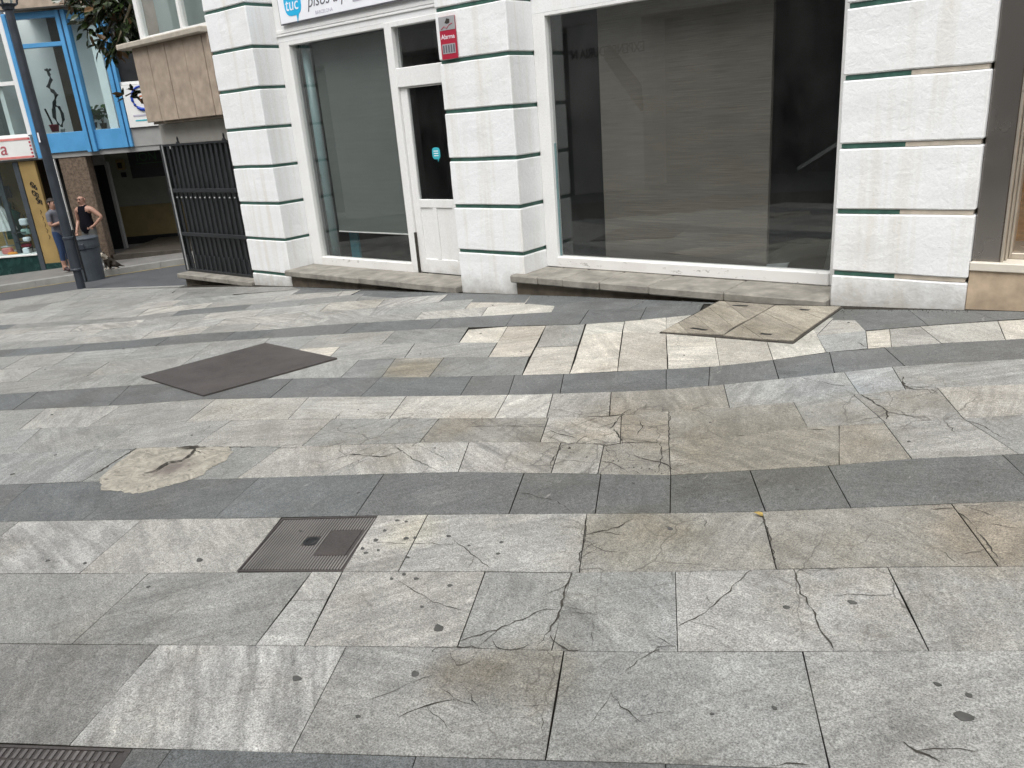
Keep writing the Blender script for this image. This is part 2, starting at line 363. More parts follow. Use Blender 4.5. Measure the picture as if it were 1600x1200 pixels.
M_['hair'] = simple('dark_hair', (.02, .016, .014), .7); M_['dogd'] = simple('dark_dog_fur', (.035, .028, .022), .9); M_['dogl'] = simple('pale_dog_fur', (.45, .40, .33), .9)
M_['orange'] = simple('orange_cloth', (.75, .28, .04), .8); M_['pink'] = simple('pink_cloth', (.65, .22, .2), .8); M_['cgreen'] = simple('green_cloth', (.02, .09, .06), .85); M_['pmint'] = simple('mint_box', (.35, .50, .45), .7)
M_['stonef'] = simple('facing_stone', (.50, .49, .465), .8, .15, 1.5, .004, 20)
M_['dry'] = simple('dry_leaf', (.36, .26, .08), .7, .5, 60)

# ------------------------------------------------------------------ ground, road, far sidewalk
def sheet(name, mat, x0, x1, y0, y1, dz, nx, ny, frame=ID, zf=None):
    b = bmesh.new(); g = []
    for i in range(nx+1):
        x = x0+(x1-x0)*i/nx; row = []
        for j in range(ny+1):
            y = y0+(y1-y0)*j/ny; row.append(b.verts.new((x, y, (zf(x, y) if zf else gz(x)) + dz)))
        g.append(row)
    for i in range(nx):
        for j in range(ny): b.faces.new((g[i][j], g[i+1][j], g[i+1][j+1], g[i][j+1]))
    return struct(mesh_obj(name, b, mat, None, frame))
sheet('ground', M_['asph'], -150, 120, -120, 150, -.075, 90, 4)
pav = bmesh.new()                                                # joint bed under the slabs, ends at the street corner
edge = [G(*q) for q in ((-330, 506), (0, 471), (120, 453.5), (200, 451), (279, 448.5))]
outline = [Vector((-1.4, -1.4, 0)), Vector((5.5, -1.0, 0)), Vector((5.5, 6.5, 0)), Vector((-11.6, 6.5, 0))] + edge[::-1] + [Vector((-15.5, -1.4, 0))]
f = pav.faces.new([pav.verts.new((p.x, p.y, 0)) for p in outline])
for xx in [-i*.5 for i in range(18, 38)]:
    bmesh.ops.bisect_plane(pav, geom=pav.verts[:]+pav.edges[:]+pav.faces[:], plane_co=(xx, 0, 0), plane_no=(1, 0, 0))
for v in pav.verts: v.co.z = gz(v.co.x) - .016
r = bmesh.ops.extrude_face_region(pav, geom=pav.faces[:])
for v in [q for q in r['geom'] if isinstance(q, bmesh.types.BMVert)]: v.co.z -= .055
PAV = struct(mesh_obj('pavement', pav, M_['bed']))

# row boundaries of the paving, near to far, traced where the joints run
K = {
 'k-2': [(-700, 1700), (1100, 1840), (2200, 1930)],
 'k-1': [(-400, 1360), (1100, 1440), (2000, 1480)],
 'k0': [(0, 1160), (200, 1168), (540, 1178), (800, 1186), (1040, 1193), (1150, 1197), (1600, 1212)],
 'k1': [(0, 1005), (250, 1007), (550, 1009), (710, 1011), (860, 1016), (1000, 1018), (1255, 1017), (1600, 1016)],
 'k2': [(0, 896), (230, 895), (480, 893), (755, 892.5), (890, 894.5), (1055, 893), (1200, 889.5), (1390, 885.5), (1600, 884)],
 'k3': [(0, 815), (152, 812.5), (439, 808), (594, 805), (736, 803), (1040, 801.5), (1187, 799), (1330, 793), (1600, 782)],
 'k4': [(0, 757.5), (128, 752.5), (317, 749), (500, 743), (716, 737), (871, 739), (1040, 742.5), (1292, 727.5), (1431, 716), (1600, 709)],
 'k5': [(0, 709.5), (213, 700), (337, 698.5), (500, 696), (655, 691), (837, 690), (945, 694), (1040, 692), (1150, 681), (1259, 667.5), (1382, 660.5), (1506, 654), (1600, 647)],
 'k6': [(0, 673), (61, 669), (142, 666), (290, 659), (405, 655.6), (500, 654), (770, 653), (871, 652), (972, 649), (1045, 642.5), (1139, 637), (1240, 628), (1334, 617), (1412, 608), (1600, 600)],
 'k7': [(0, 641), (202, 632), (317, 623.5), (439, 621.5), (500, 620), (702, 618), (837, 616), (1000, 610.5), (1112, 602.6), (1210, 592.5), (1319, 581), (1394, 573), (1469, 568), (1600, 560.5)],
 'k8': [(0, 616), (202, 602), (300, 597), (440, 592), (500, 590), (669, 589), (804, 586), (891, 583.5), (1000, 578.5), (1116, 572.5), (1210, 562), (1300, 549.5), (1382, 543), (1450, 538), (1600, 529)],
 'k9': [(0, 598), (200, 583), (420, 570), (540, 563), (632, 559), (827, 557)],
 'k10': [(0, 578), (200, 563), (400, 549), (540, 541), (618, 537), (716, 535), (780, 535)],
 'k11': [(0, 558), (200, 544), (300, 536), (420, 528), (540, 521), (682, 513), (804, 509), (918, 506), (1040, 496.5), (1120, 488)],
 'k12': [(0, 547), (200, 532), (300, 522), (420, 515), (500, 508), (620, 501), (750, 494), (864, 487.3), (1000, 480), (1100, 474)],
 'm1': [(0, 536), (200, 522), (300, 511), (420, 504), (520, 497), (640, 489), (757, 480), (871, 471)],
 'm2': [(0, 525), (200, 512), (300, 501), (420, 493), (520, 485), (620, 478), (702, 470), (830, 461)],
 'm3': [(0, 515), (200, 502), (300, 491), (420, 482), (500, 474), (600, 467), (700, 460)],
 'm4': [(0, 508), (200, 496), (300, 483), (420, 473), (500, 465), (564, 459), (640, 456)],
 'm5': [(0, 499), (200, 485), (340, 472), (470, 459), (564, 453)],
 'm6': [(0, 490), (200, 476), (330, 464), (470, 452)],
 'm7': [(0, 481), (160, 466), (300, 455.5), (380, 450.5)],
 'm8': [(0, 471), (120, 454), (200, 451.5), (279, 450)],
}
def ky(k, x):
    c = K[k]
    for (x0, y0), (x1, y1) in zip(c, c[1:]):
        if x <= x1 or (x1, y1) == c[-1]: return y0 + (y1-y0)*(x-x0)/(x1-x0)
TONE = {'g': ((.258, .258, .243), .6), 'l': ((.308, .304, .284), .9), 'v': ((.325, .319, .300), 1.3), 'm': ((.208, .209, .200), .6), 'd': ((.140, .146, .144), .25),
        'w': ((.455, .435, .385), .6), 'c': ((.365, .353, .320), .8), 'b': ((.250, .241, .215), .8), 'p': ((.385, .360, .315), .5), 's': ((.285, .292, .286), .6)}
def slab(poly, kind='g', dark=1.0, world=False, jag=.004):
    P = poly if world else [G(*q) for q in poly]
    P = [Vector((p.x, p.y)) for p in P]
    if sum(a.x*b.y-a.y*b.x for a, b in zip(P, P[1:]+P[:1])) < 0: P.reverse()
    Q = []
    for a, b in zip(P, P[1:]+P[:1]):                             # split long edges and make them a little uneven
        n = max(1, min(4, int((b-a).length/.22)))
        for i in range(n):
            p = a.lerp(b, i/n)
            if i: p += Vector((R.uniform(-jag, jag), R.uniform(-jag, jag)))*.5
            Q.append(p)
    n = len(Q)
    def inset(L, d):
        out = []
        for i in range(n):
            e0 = (L[i]-L[i-1]).normalized() if (L[i]-L[i-1]).length > 1e-6 else Vector((1, 0)); e1 = (L[(i+1) % n]-L[i]).normalized()
            n0 = Vector((-e0.y, e0.x)); n1 = Vector((-e1.y, e1.x)); m = n0+n1
            out.append(L[i] + (m/max(m.length_squared, .6))*2*d*.5 if m.length > .1 else L[i])
        return out
    A = inset(Q, .0031*R.uniform(.6, 1.6)); B = inset(A, .0022)
    cx = sum(p.x for p in Q)/n; cy = sum(p.y for p in Q)/n
    dz = -R.uniform(0, .0012); tx, ty = R.uniform(-.0014, .0014), R.uniform(-.0014, .0014)
    def z(p): return gz(p.x) + dz + (p.x-cx)*tx + (p.y-cy)*ty
    b = bmesh.new()
    top = [b.verts.new((p.x, p.y, z(p))) for p in B]; mid = [b.verts.new((p.x, p.y, z(p)-.0018)) for p in A]; lo = [b.verts.new((p.x, p.y, z(p)-.024)) for p in A]
    b.faces.new(top)
    for i in range(n):
        j = (i+1) % n
        b.faces.new((mid[i], mid[j], top[j], top[i])); b.faces.new((lo[i], lo[j], mid[j], mid[i])).material_index = 1
    o = mesh_obj('paving_slab', b, None, PAV, mats=[M_['pave'], M_['bed']])
    c, v = TONE[kind]; k = dark*(1.0 if kind == 'd' else 1.09)*R.uniform(.94, 1.06); t = R.uniform(-.018, .018)
    o.color = (c[0]*k*(1+t), c[1]*k, c[2]*k*(1-t), 1); o['vein'] = v*R.uniform(.5, 1.3); o['vein_angle'] = R.choice((.2, .5, 1.0, -.4, 2.2, -.9, 1.5)) + R.uniform(-.2, .2)
    return o
def row(ct, cb, joints, kinds):
    if joints[-1][0] > 1600:                                     # the paving goes on to the right of the frame
        kk = [kinds[min(i, len(kinds)-1)] for i in range(len(joints)-1)]; (a, c), (b, d) = joints[-2:]; w0 = min(b-a, 260); w1 = w0*(d-c)/(b-a)*1.03
        joints = joints + [(b+w0*i, d+w1*i) for i in (1, 2, 3, 4)]; kinds = kk + [kk[-1], kk[-2], kk[-1], kk[-2]]
    for i in range(len(joints)-1):
        (a, c), (b, d) = joints[i], joints[i+1]; k = kinds[i] if i < len(kinds) else kinds[-1]
        if k == '-': continue
        top = [(a, ky(ct, a))] + [q for q in K[ct] if a+9 < q[0] < b-9] + [(b, ky(ct, b))]
        bot = [(c, ky(cb, c))] + [q for q in K[cb] if c+9 < q[0] < d-9] + [(d, ky(cb, d))]
        o = slab(top + bot[::-1], k)
        if k == 'v': o['vein'] = 1.3
def auto(ct, cb, x0, end, kinds, lo=.55, hi=1.0):                # joints of the blurred far rows
    js = []; x = x0
    def lean(x): return x - (1023-x)/(max(60, ky(ct, x)-92))*(ky(cb, x)-ky(ct, x))
    while x < end[0]-14:
        js.append((x, lean(x))); s = R.uniform(lo, hi); x2 = x+2
        while (G(x2, ky(ct, x2))-G(x, ky(ct, x))).length < s and x2 < end[0]: x2 += 3
        x = x2
    js.append(end)
    row(ct, cb, js, [R.choice(kinds) for _ in js])
row('k-1', 'k-2', [(-380, -860), (60, -260), (480, 310), (960, 925), (1440, 1540), (1930, 2160)], 'glg')
row('k0', 'k-1', [(207, 60), (268, 110), (650, 575), (1040, 1043), (1480, 1560), (1900, 2050)], 'd')
row('k1', 'k0', [(-45, -240), (248, 108), (541, 455), (881, 852), (1254, 1297), (1630, 1720), (1990, 2140)], 'mvgggg')
row('k2', 'k1', [(-60, -240), (233, 112), (487, 399), (535, 475), (758, 714), (893, 862), (1055, 1059), (1387, 1452), (1700, 1810), (2000, 2160)], 'gg-lgglggg')
slab([(487, ky('k2', 487)), (535, ky('k2', 535)), (511, 937), (454, 938)], 'l'); slab([(454, 938), (511, 937), (475, ky('k1', 475)), (399, ky('k1', 399))], 'l')
row('k3', 'k2', [(-180, -330), (30, -75), (222, 124), (440, 371), (590, 535), (668, 622), (917, 905), (1190, 1213), (1487, 1560), (1800, 1930)], 'gvl-llbbbb')
row('k4', 'k3', [(-130, -230), (50, -20), (210, 128), (405, 335), (600, 555), (819, 795), (939, 930), (1048, 1047), (1172, 1196), (1294, 1330), (1566, 1640), (1850, 1960)], 'd')
row('k5', 'k4', [(-120, -240), (213, 128), (440, 370), (618, 507), (733, 716), (876, 861), (944, 934), (1045, 1048), (1311, 1311), (1382, 1425), (1506, 1592), (1720, 1830)], 'ggllvlbbbggg')
row('k6', 'k5', [(-110, -180), (64, 20), (213, 152), (361, 300), (520, 472), (686, 655), (857, 844), (971, 969), (1045, 1045), (1240, 1262), (1334, 1384), (1465, 1506), (1700, 1770)], 'ggglgblbbgglg')
row('k7', 'k6', [(-110, -170), (71, 30), (192, 138), (337, 290), (482, 450), (635, 608), (793, 773), (864, 854), (955, 952), (1131, 1140), (1319, 1343), (1394, 1415), (1640, 1700), (1800, 1870)], 'glgcccclbgsgvg')
row('k8', 'k7', [(-140, -190), (60, 20), (203, 170), (458, 422), (595, 563), (738, 719), (804, 794), (881, 875), (1041, 1041), (1109, 1107), (1208, 1217), (1296, 1304), (1382, 1414), (1650, 1710), (1850, 1920)], 'd')
auto('k9', 'k8', -150, (440, 405), 'gggl'); row('k9', 'k8', [(440, 405), (561, 532), (618, 596), (694, 670), (827, 816)], 'gmbm')
auto('k10', 'k9', -150, (470, 440), 'gggl'); row('k10', 'k9', [(470, 440), (531, 508), (648, 632), (777, 763)], 'wgg')
auto('k11', 'k10', -150, (500, 466), 'glgg'); row('k11', 'k10', [(500, 466), (618, 596), (732, 717)], 'gm')
auto('k12', 'k11', -150, (430, 400), 'd'); row('k12', 'k11', [(430, 400), (560, 536), (690, 672), (803, 790), (920, 905), (1010, 1000), (1100, 1090)], 'd')
auto('m1', 'k12', -150, (520, 488), 'lglg'); row('m1', 'k12', [(520, 488), (660, 648), (762, 752), (871, 862)], 'gcw')
auto('m2', 'm1', -150, (620, 600), 'lgvl'); row('m2', 'm1', [(620, 600), (740, 726), (830, 820)], 'gp')
auto('m3', 'm2', -150, (700, 686), 'lvlgc')
auto('m4', 'm3', -150, (640, 618), 'dmm')
auto('m5', 'm4', -150, (564, 548), 'llcg')
auto('m6', 'm5', -150, (470, 455), 'glgl'); auto('m7', 'm6', -150, (380, 362), 'gmgl'); auto('m8', 'm7', -60, (279, 268), 'gggm')
FB = lambda x: 447 + (x-452)*.03                                 # foot of the facade in the dark margin
for q, k in (([(279, 449.7), (330, 448.6), (395, 448), (380, 450.6), (300, 455.6), (269, 458)], 'm'), ([(380, 450.7), (395, 448.2), (455, 448), (470, 452), (362, 460)], 'm'), ([(470, 452), (455, 448), (640, 455.5), (564, 453)], 'd'), ([(470, 452.1), (563, 453.1), (470, 459), (455, 460.3)], 'd'), ([(564, 453.5), (640, 456), (618, 466), (549, 461)], 'd'),
             ([(640, 455.8), (760, 459), (700, 460.3), (640, 466), (618, 466)], 'd'), ([(700, 460.5), (760, 459.2), (830, 460.6), (820, 473), (686, 472)], 'd'),
             ([(830, 461), (905, 463), (940, 465), (866, 478), (820, 474)], 'd'), ([(940, 465), (1010, 468), (985, 481), (862, 487.3), (866, 478)], 'd'),
             ([(1010, 468), (1140, 474), (1125, 474.5), (1090, 474.4), (985, 481)], 'd'),
             ([(1318, 483), (1420, 484), (1450, 508), (1390, 513), (1352, 516)], 'd'), ([(1420, 484), (1515, 485), (1560, 500), (1450, 508)], 'd'), ([(1515, 485), (1640, 488), (1720, 490), (1560, 500)], 'd'), ([(1640, 488), (1900, 488), (1900, 492), (1720, 492)], 'd'),
             ([(1240, 478), (1318, 482), (1340, 500), (1300, 500)], 'd'), ([(1110, 474), (1240, 477), (1230, 496), (1112, 488)], 'd'),
             ([(732, 515), (793, 510), (778, 535), (717, 535.5)], 'w'), ([(793, 510), (853, 508.5), (828, 556.5), (763, 558)], 'p'), ([(853, 508.5), (914, 506.5), (903, 540), (838, 542)], 'g'),
             ([(837, 542.5), (903, 540.5), (890, 583.5), (816, 585.5)], 'p'),
             ([(916, 506), (976, 502), (972, 518.5), (911, 522)], 'w'), ([(911, 522), (972, 518.5), (967, 558), (899, 561)], 'w'), ([(899, 561), (967, 558), (965, 579.5), (890, 583.5)], 'w'),
             ([(976, 502), (1041, 496), (1041, 521), (973, 519)], 'w'), ([(973, 519), (1041, 521), (1043, 576.5), (965, 579.5)], 'p'),
             ([(1041, 496), (1112, 489), (1118, 531), (1041, 522)], 'w'), ([(1041, 522), (1118, 531), (1125, 571.5), (1044, 576.5)], 'w'),
             ([(1112, 489), (1185, 493), (1208, 562), (1125, 571.5), (1118, 531)], 'p'), ([(1185, 493), (1262, 496), (1291, 550), (1208, 562)], 'w'),
             ([(1303, 496.5), (1331, 494), (1353, 517), (1276, 524)], 'l'), ([(1276, 524), (1353, 517), (1356, 544), (1291, 550)], 's'), ([(1262, 496), (1303, 496.5), (1276, 524)], 'c'),
             ([(1353, 517.5), (1390, 514), (1393, 542), (1356, 544.5)], 'w'), ([(1390, 514), (1438, 510), (1471, 536), (1393, 542)], 'l'), ([(1438, 510), (1559, 501.5), (1571, 530.5), (1471, 536)], 'c'), ([(1559, 501.5), (1720, 492.5), (1740, 521), (1571, 530.5)], 'w')):
    slab(q, k)

# cracks: dirt-filled breaks across the slabs
def crack(pts, wpx=1.0, dz=.0012, world=False):
    P = pts if world else [G(*q) for q in pts]; Q = []; sub = []
    for a, b in zip(P, P[1:]):
        n = max(2, int((b-a).length/.022))
        for i in range(n):
            t = i/n; p = a.lerp(b, t); d = (b-a).normalized(); s = Vector((-d.y, d.x, 0))
            q = p + s*R.choice((-1, 1))*R.uniform(.001, .006)*(1 if 0 < t else .3); Q.append((q, s))
            if not world and wpx >= 1.0 and R.random() < .10:
                e = (d*R.uniform(.3, 1) + s*R.choice((-1, 1))*R.uniform(.6, 1.2)).normalized(); L_ = R.uniform(.05, .16); sub.append([q, q+e*L_*.5+s*.01, q+e*L_])
    Q.append((P[-1], Q[-1][1])); n = len(Q); b = bmesh.new(); L, T = [], []
    for i, (p, s) in enumerate(Q):
        w_ = .0016*wpx*R.uniform(.25, 1.7)*(.35 + .65*min(1, i/2.5, (n-1-i)/2.5))
        for arr, k in ((L, 1), (T, -1)): arr.append(b.verts.new((p.x+s.x*w_*k, p.y+s.y*w_*k, gz(p.x)+dz)))
    for i in range(n-1): b.faces.new((L[i], L[i+1], T[i+1], T[i]))
    mesh_obj('crack', b, M_['crack'], PAV)
    for q in sub: crack(q, wpx*.55, dz, True)
CR = [([(621, 906), (671, 937), (710, 950), (731, 955)], .7), ([(715, 1004), (752, 992), (797, 976), (855, 951)], 1.3), ([(895, 896), (888, 910), (881, 934), (873, 957), (860, 986), (841, 1007)], 1.8),
 ([(860, 993), (873, 1007), (888, 1016), (908, 1015)], 1.8), ([(675, 1021), (680, 1013), (713, 1010)], 1.2), ([(769, 997), (776, 1011), (797, 1016), (839, 1004)], 1), ([(580, 1092), (622, 1077), (647, 1065), (675, 1056)], .9),
 ([(689, 1076), (710, 1091), (741, 1102)], 1), ([(622, 1121), (650, 1109), (682, 1098), (713, 1093)], 1.2), ([(724, 1070), (745, 1102), (759, 1116)], .9), ([(703, 1021), (713, 1039), (727, 1037), (741, 1027)], 1), ([(818, 1102), (846, 1102), (864, 1107)], 1),
 ([(955, 1081), (969, 1105), (990, 1119), (1004, 1130)], 1), ([(1018, 1018), (990, 1039), (969, 1056)], .8), ([(703, 839), (741, 869), (769, 892)], 1), ([(916, 836), (965, 824), (993, 808)], 1.5), ([(915, 846), (948, 862), (976, 864)], .8), ([(568, 848), (640, 849), (710, 850)], .8),
 ([(875, 958), (927, 960)], .6), ([(927, 965), (925, 1009)], .6), ([(1060, 979), (1094, 962), (1127, 934), (1157, 907), (1174, 891)], 1.2), ([(1240, 889), (1249, 922), (1270, 952), (1285, 990), (1302, 1014)], 1.9), ([(1300, 930), (1409, 929)], .8),
 ([(1469, 859), (1499, 881)], .8), ([(1487, 793), (1514, 814), (1532, 836), (1559, 872)], 1.3), ([(1454, 796), (1487, 794)], 2.5), ([(1099, 804), (1105, 829)], .8), ([(1000, 1031), (1024, 1016), (1030, 1013)], .9), ([(1412, 1159), (1431, 1174), (1469, 1190)], 2),
 ([(854, 671), (876, 679), (894, 683), (903, 687)], 2), ([(901, 693), (907, 686), (918, 681)], 2), ([(975, 648), (967, 653), (959, 665), (952, 670)], 2.6), ([(959, 670), (967, 683), (973, 693)], 2.6), ([(878, 696), (900, 693)], 2), ([(928, 693), (947, 696), (973, 692), (1032, 691)], 2), ([(878, 696), (871, 709), (861, 722), (861, 733)], 1.8),
 ([(941, 705), (960, 705)], 1.6), ([(973, 706), (1001, 716), (1032, 722), (1056, 735)], 1.6), ([(938, 720), (954, 723), (970, 731), (981, 738)], 1.4), ([(988, 735), (1001, 741)], 1.8), ([(1032, 692), (1033, 704), (1032, 722), (1027, 739)], 1.4), ([(999, 658), (1004, 668), (996, 679)], 1.4), ([(952, 635), (954, 647)], 1.4),
 ([(743, 666), (800, 665), (855, 663)], 1), ([(756, 661), (770, 654)], 1.4), ([(730, 666), (790, 667), (856, 667)], 1.2), ([(918, 651.5), (945, 650.5), (976, 648)], 3), ([(540, 709), (588, 713), (611, 714)], 1.8), ([(615, 695), (648, 719), (687, 736)], 1.1), ([(655, 695), (699, 720)], .8), ([(621, 653.5), (645, 653)], 2.4), ([(513, 660), (525, 653), (535, 643)], 1.2),
 ([(810, 769), (871, 783), (895, 801)], .8), ([(1345, 616), (1358, 624), (1374, 634), (1387, 643), (1385, 656)], 3), ([(1411, 589), (1411, 602), (1429, 609), (1456, 609), (1465, 615)], 3), ([(1505, 656), (1532, 664), (1568, 685)], 1.3), ([(1474, 656), (1494, 678)], 1), ([(1264, 672), (1289, 671)], 2.4), ([(1253, 590), (1306, 602), (1335, 603)], .9),
 ([(1340, 535), (1356, 543)], 2), ([(1150, 682), (1172, 681)], 2), ([(720, 1011), (713, 1010), (760, 1013)], 1.5), ([(1264, 1196), (1230, 1193), (1205, 1197)], 1.2), ([(330, 664), (318, 675)], 1), ([(1505, 790), (1535, 789)], 1.4), ([(1350, 794), (1364, 801)], 1.2), ([(1056, 1010), (1030, 1011), (1024, 1016)], 1.4), ([(1000, 640), (1040, 640), (1062, 641)], .8), ([(905, 886), (906, 870), (912, 850), (917, 806)], 1.5),
 ([(1046, 644), (1046, 668), (1045, 690)], 1.2), ([(1190, 800), (1203, 838), (1212, 884)], 1.5), ([(420, 699), (455, 700), (520, 697)], 1), ([(1060, 746), (1100, 744)], .8)]
for p, w_ in CR: crack(p, w_)
def c5(x, y): return (500+x/2.857, 780+y/2.857)
def c6(x, y): return (1000+x/2.667, 780+y/2.667)
GUM = [c5(*q)+(r,) for *q, r in ((345, 95, 9), (385, 100, 7), (290, 140, 9), (250, 183, 12), (385, 175, 12), (425, 172, 8), (575, 165, 9), (190, 220, 9), (205, 240, 9), (260, 228, 7), (665, 207, 6), (810, 192, 9), (795, 243, 8), (390, 260, 8), (430, 355, 9), (580, 385, 9), (320, 355, 7), (375, 335, 8), (530, 575, 18), (425, 780, 13), (170, 970, 7), (455, 480, 6))]
GUM += [c6(*q)+(r,) for *q, r in ((1350, 905, 19), (125, 122, 11), (610, 450, 10), (1240, 772, 8), (300, 895, 5), (885, 430, 11), (1370, 817, 9), (560, 870, 7))]
GUM += [(75, 876, 9), (312, 875, 13), (232, 917, 8), (464, 1060, 13), (133, 880, 8), (751, 521, 9), (814, 549, 8), (657, 553, 8), (770, 477, 9), (193, 545, 12), (1069, 555, 7), (81, 648, 10), (87, 711, 9), (20, 741, 14), (30, 577, 9), (71, 577, 9), (1326, 504, 8), (560, 770, 8), (990, 755, 6), (1420, 690, 7), (300, 680, 8), (1245, 765, 6), (680, 700, 6), (1110, 660, 7), (560, 640, 6), (470, 830, 6)]
for px, py, r in GUM:
    c = G(px, py); r *= .00115; b = bmesh.new(); n = 11; ph = R.random()*6
    top = [b.verts.new((c.x+r*(1+.25*math.sin(2*a+ph)+R.uniform(-.12, .12))*math.cos(a), c.y+r*.8*(1+.2*math.sin(3*a))*math.sin(a), gz(c.x)+.0016)) for a in [6.28318*i/n for i in range(n)]]
    b.faces.new(top); ex = bmesh.ops.extrude_face_region(b, geom=b.faces[:])
    for v in ex['geom']:
        if isinstance(v, bmesh.types.BMVert): v.co.z -= .002
    mesh_obj('gum_spot', b, M_['gum'], PAV)
# rough mortar repair
zb = lambda x, y: (130+x/5.926, 680+y/5.926)
pp = [zb(*q) for q in ((150, 400), (300, 270), (500, 122), (700, 112), (900, 112), (1120, 112), (1350, 110), (1385, 150), (1330, 225), (1200, 295), (1100, 370), (1000, 410), (860, 450), (700, 490), (600, 528), (450, 545), (340, 522), (170, 512), (165, 465))]
pw = [G(*q) for q in pp]; pw = [a.lerp(c, t/5)+Vector((R.uniform(-1, 1), R.uniform(-1, 1), 0))*(.010 if not (i < 2 or 3 < i < 6) else .003) for i, (a, c) in enumerate(zip(pw, pw[1:]+pw[:1])) for t in range(5)]
b = bmesh.new(); cxy = sum(pw, Vector())/len(pw); rings = []
for k in (1, .8, .6, .4, .2):
    rings.append([b.verts.new((cxy.x+(p.x-cxy.x)*k, cxy.y+(p.y-cxy.y)*k, gz(p.x*k+cxy.x*(1-k)) + (.0015 if k == 1 else .003 + .010*(noise.noise(Vector((p.x*9*k, p.y*9*k, k*3)))+.35)))) for p in pw])
for r0, r1 in zip(rings, rings[1:]):
    for i in range(len(pw)): b.faces.new((r0[i], r0[(i+1) % len(pw)], r1[(i+1) % len(pw)], r1[i]))
b.faces.new(rings[-1]); mesh_obj('mortar_patch', b, M_['patch'], PAV)
for q in ([(284, 703), (305, 704), (300, 712), (285, 722), (262, 725), (244, 738), (226, 742)],):
    crack(q, 4.0, .0125)

# kerbs, road marking, far sidewalk
b = bmesh.new()
for a, c in zip(edge, edge[1:]):
    d = (c-a).normalized(); s = Vector((-d.y, d.x, 0))*.13
    prism(b, [(p.x, p.y, gz(p.x)-.06) for p in (a, c, c+s, a+s)], (0, 0, .061))
struct(mesh_obj('kerb', b, M_['kerb']))
fs = sheet('far_sidewalk', M_['swalk'], -26, 6, 18.72, 22.5, 0, 8, 4, FAR, swz)
b = bmesh.new()
for i in range(26):                                             # kerb stones of the far side
    u0 = -24+i*1.0; b2 = bmesh.new()
    prism(b2, [(u0+.004, 18.55, swz(u0, 18.55)-.16), (u0+.996, 18.55, swz(u0+1, 18.55)-.16), (u0+.996, 18.735, swz(u0+1, 18.7)-.16), (u0+.004, 18.735, swz(u0, 18.7)-.16)], (0, 0, .166))
    if -14 < u0 < -5: mesh_obj('kerb_stone', b2, M_['kerb'], fs, FAR)
    else: b2.free()
b = bmesh.new(); q = [(-24, 18.30), (-5, 18.30), (-5, 18.42), (-24, 18.42)]
sheet('road_line', M_['yline'], -24, -5, 18.28, 18.42, .006, 40, 1, FAR, lambda u, v: gz((U*u+W*v).x)-.075)
b.free()

# ------------------------------------------------------------------ covers in the paving
def quad(c, s, t): return c[0].lerp(c[1], s).lerp(c[3].lerp(c[2], s), t)
def gp(p, dz): return Vector((p.x, p.y, gz(p.x)+dz))
def plate(name, mat, parent, pts, z0, z1):
    b = bmesh.new(); lo = [b.verts.new(gp(p, z0)) for p in pts]; hi = [b.verts.new(gp(p, z1)) for p in pts]
    b.faces.new(hi); n = len(pts)
    for i in range(n): b.faces.new((lo[i], lo[(i+1) % n], hi[(i+1) % n], hi[i]))
    return mesh_obj(name, b, mat, parent)
o = plate('steel_plate', M_['rust'], None, [G(*q) for q in ((221, 590), (318, 620), (527, 561.5), (415, 537.5))], -.004, .013)
tag(o, 'plain rusty brown steel plate lying over the paving on the left', 'steel plate')
def ribbed(corners, label, nrib, dash=None):
    c = [G(*q) for q in corners]; cen = sum(c, Vector())/4
    t = thing('drain_cover', label, 'drain cover', gp(cen, 0))
    plate('base_plate', M_['rust'], t, [quad(c, *st) for st in ((.012, .012), (.988, .012), (.988, .988), (.012, .988))], -.014, -.0055)
    b = bmesh.new()
    for s0, s1, t0, t1 in ((.0, 1, 0, .022), (0, 1, .978, 1), (0, .018, .022, .978), (.982, 1, .022, .978)):
        pts = [quad(c, s0, t0), quad(c, s1, t0), quad(c, s1, t1), quad(c, s0, t1)]
        lo = [b.verts.new(gp(p, -.012)) for p in pts]; hi = [b.verts.new(gp(p, -.001)) for p in pts]; b.faces.new(hi)
        for i in range(4): b.faces.new((lo[i], lo[(i+1) % 4], hi[(i+1) % 4], hi[i]))
    mesh_obj('rim', b, M_['rust'], t)
    b = bmesh.new()
    rows = dash or [(0.04, .96)]
    for t0, t1 in rows:
        for i in range(nrib):
            s = .03 + .94*(i+.5)/nrib; h = .94/nrib*.22
            if not dash and .62 < s < .93:                       # the smooth square at one side
                segs = [(t0, .27), (.74, t1)]
            elif not dash and .42 < s < .56: segs = [(t0, .38), (.56, t1)]
            else: segs = [(t0, t1)]
            for a0, a1 in segs:
                pts = [quad(c, s-h, a0), quad(c, s+h, a0), quad(c, s+h, a1), quad(c, s-h, a1)]
                lo = [b.verts.new(gp(p, -.006)) for p in pts]; hi = [b.verts.new(gp(p, -.0012)) for p in pts]; b.faces.new(hi)
                for k in range(4): b.faces.new((lo[k], lo[(k+1) % 4], hi[(k+1) % 4], hi[k]))
    o = mesh_obj('ribs', b, M_['ribs2' if dash else 'ribs'], t); o['kind'] = 'stuff'
    if not dash:
        plate('smooth_panel', M_['rust'], t, [quad(c, *st) for st in ((.64, .28), (.91, .28), (.91, .73), (.64, .73))], -.006, -.0022)
        b = bmesh.new(); ctr = quad(c, .49, .47)
        lathe(b, gp(ctr, -.006), [(.036, 0), (.036, .004), (.024, .004), (.022, .001)], 16); mesh_obj('lift_ring', b, M_['black'], t)
M_['ribs'] = simple('worn_rib_steel', (.25, .235, .22), .5, .25, 5, 0, metal=.3); M_['ribs2'] = simple('dull_slot_steel', (.125, .115, .11), .6, .35, 9, .001)
ribbed(((441, 809.5), (595, 805), (536, 892.5), (369, 892.5)), 'square ribbed iron drain cover with a lift ring set between pale slabs', 34)
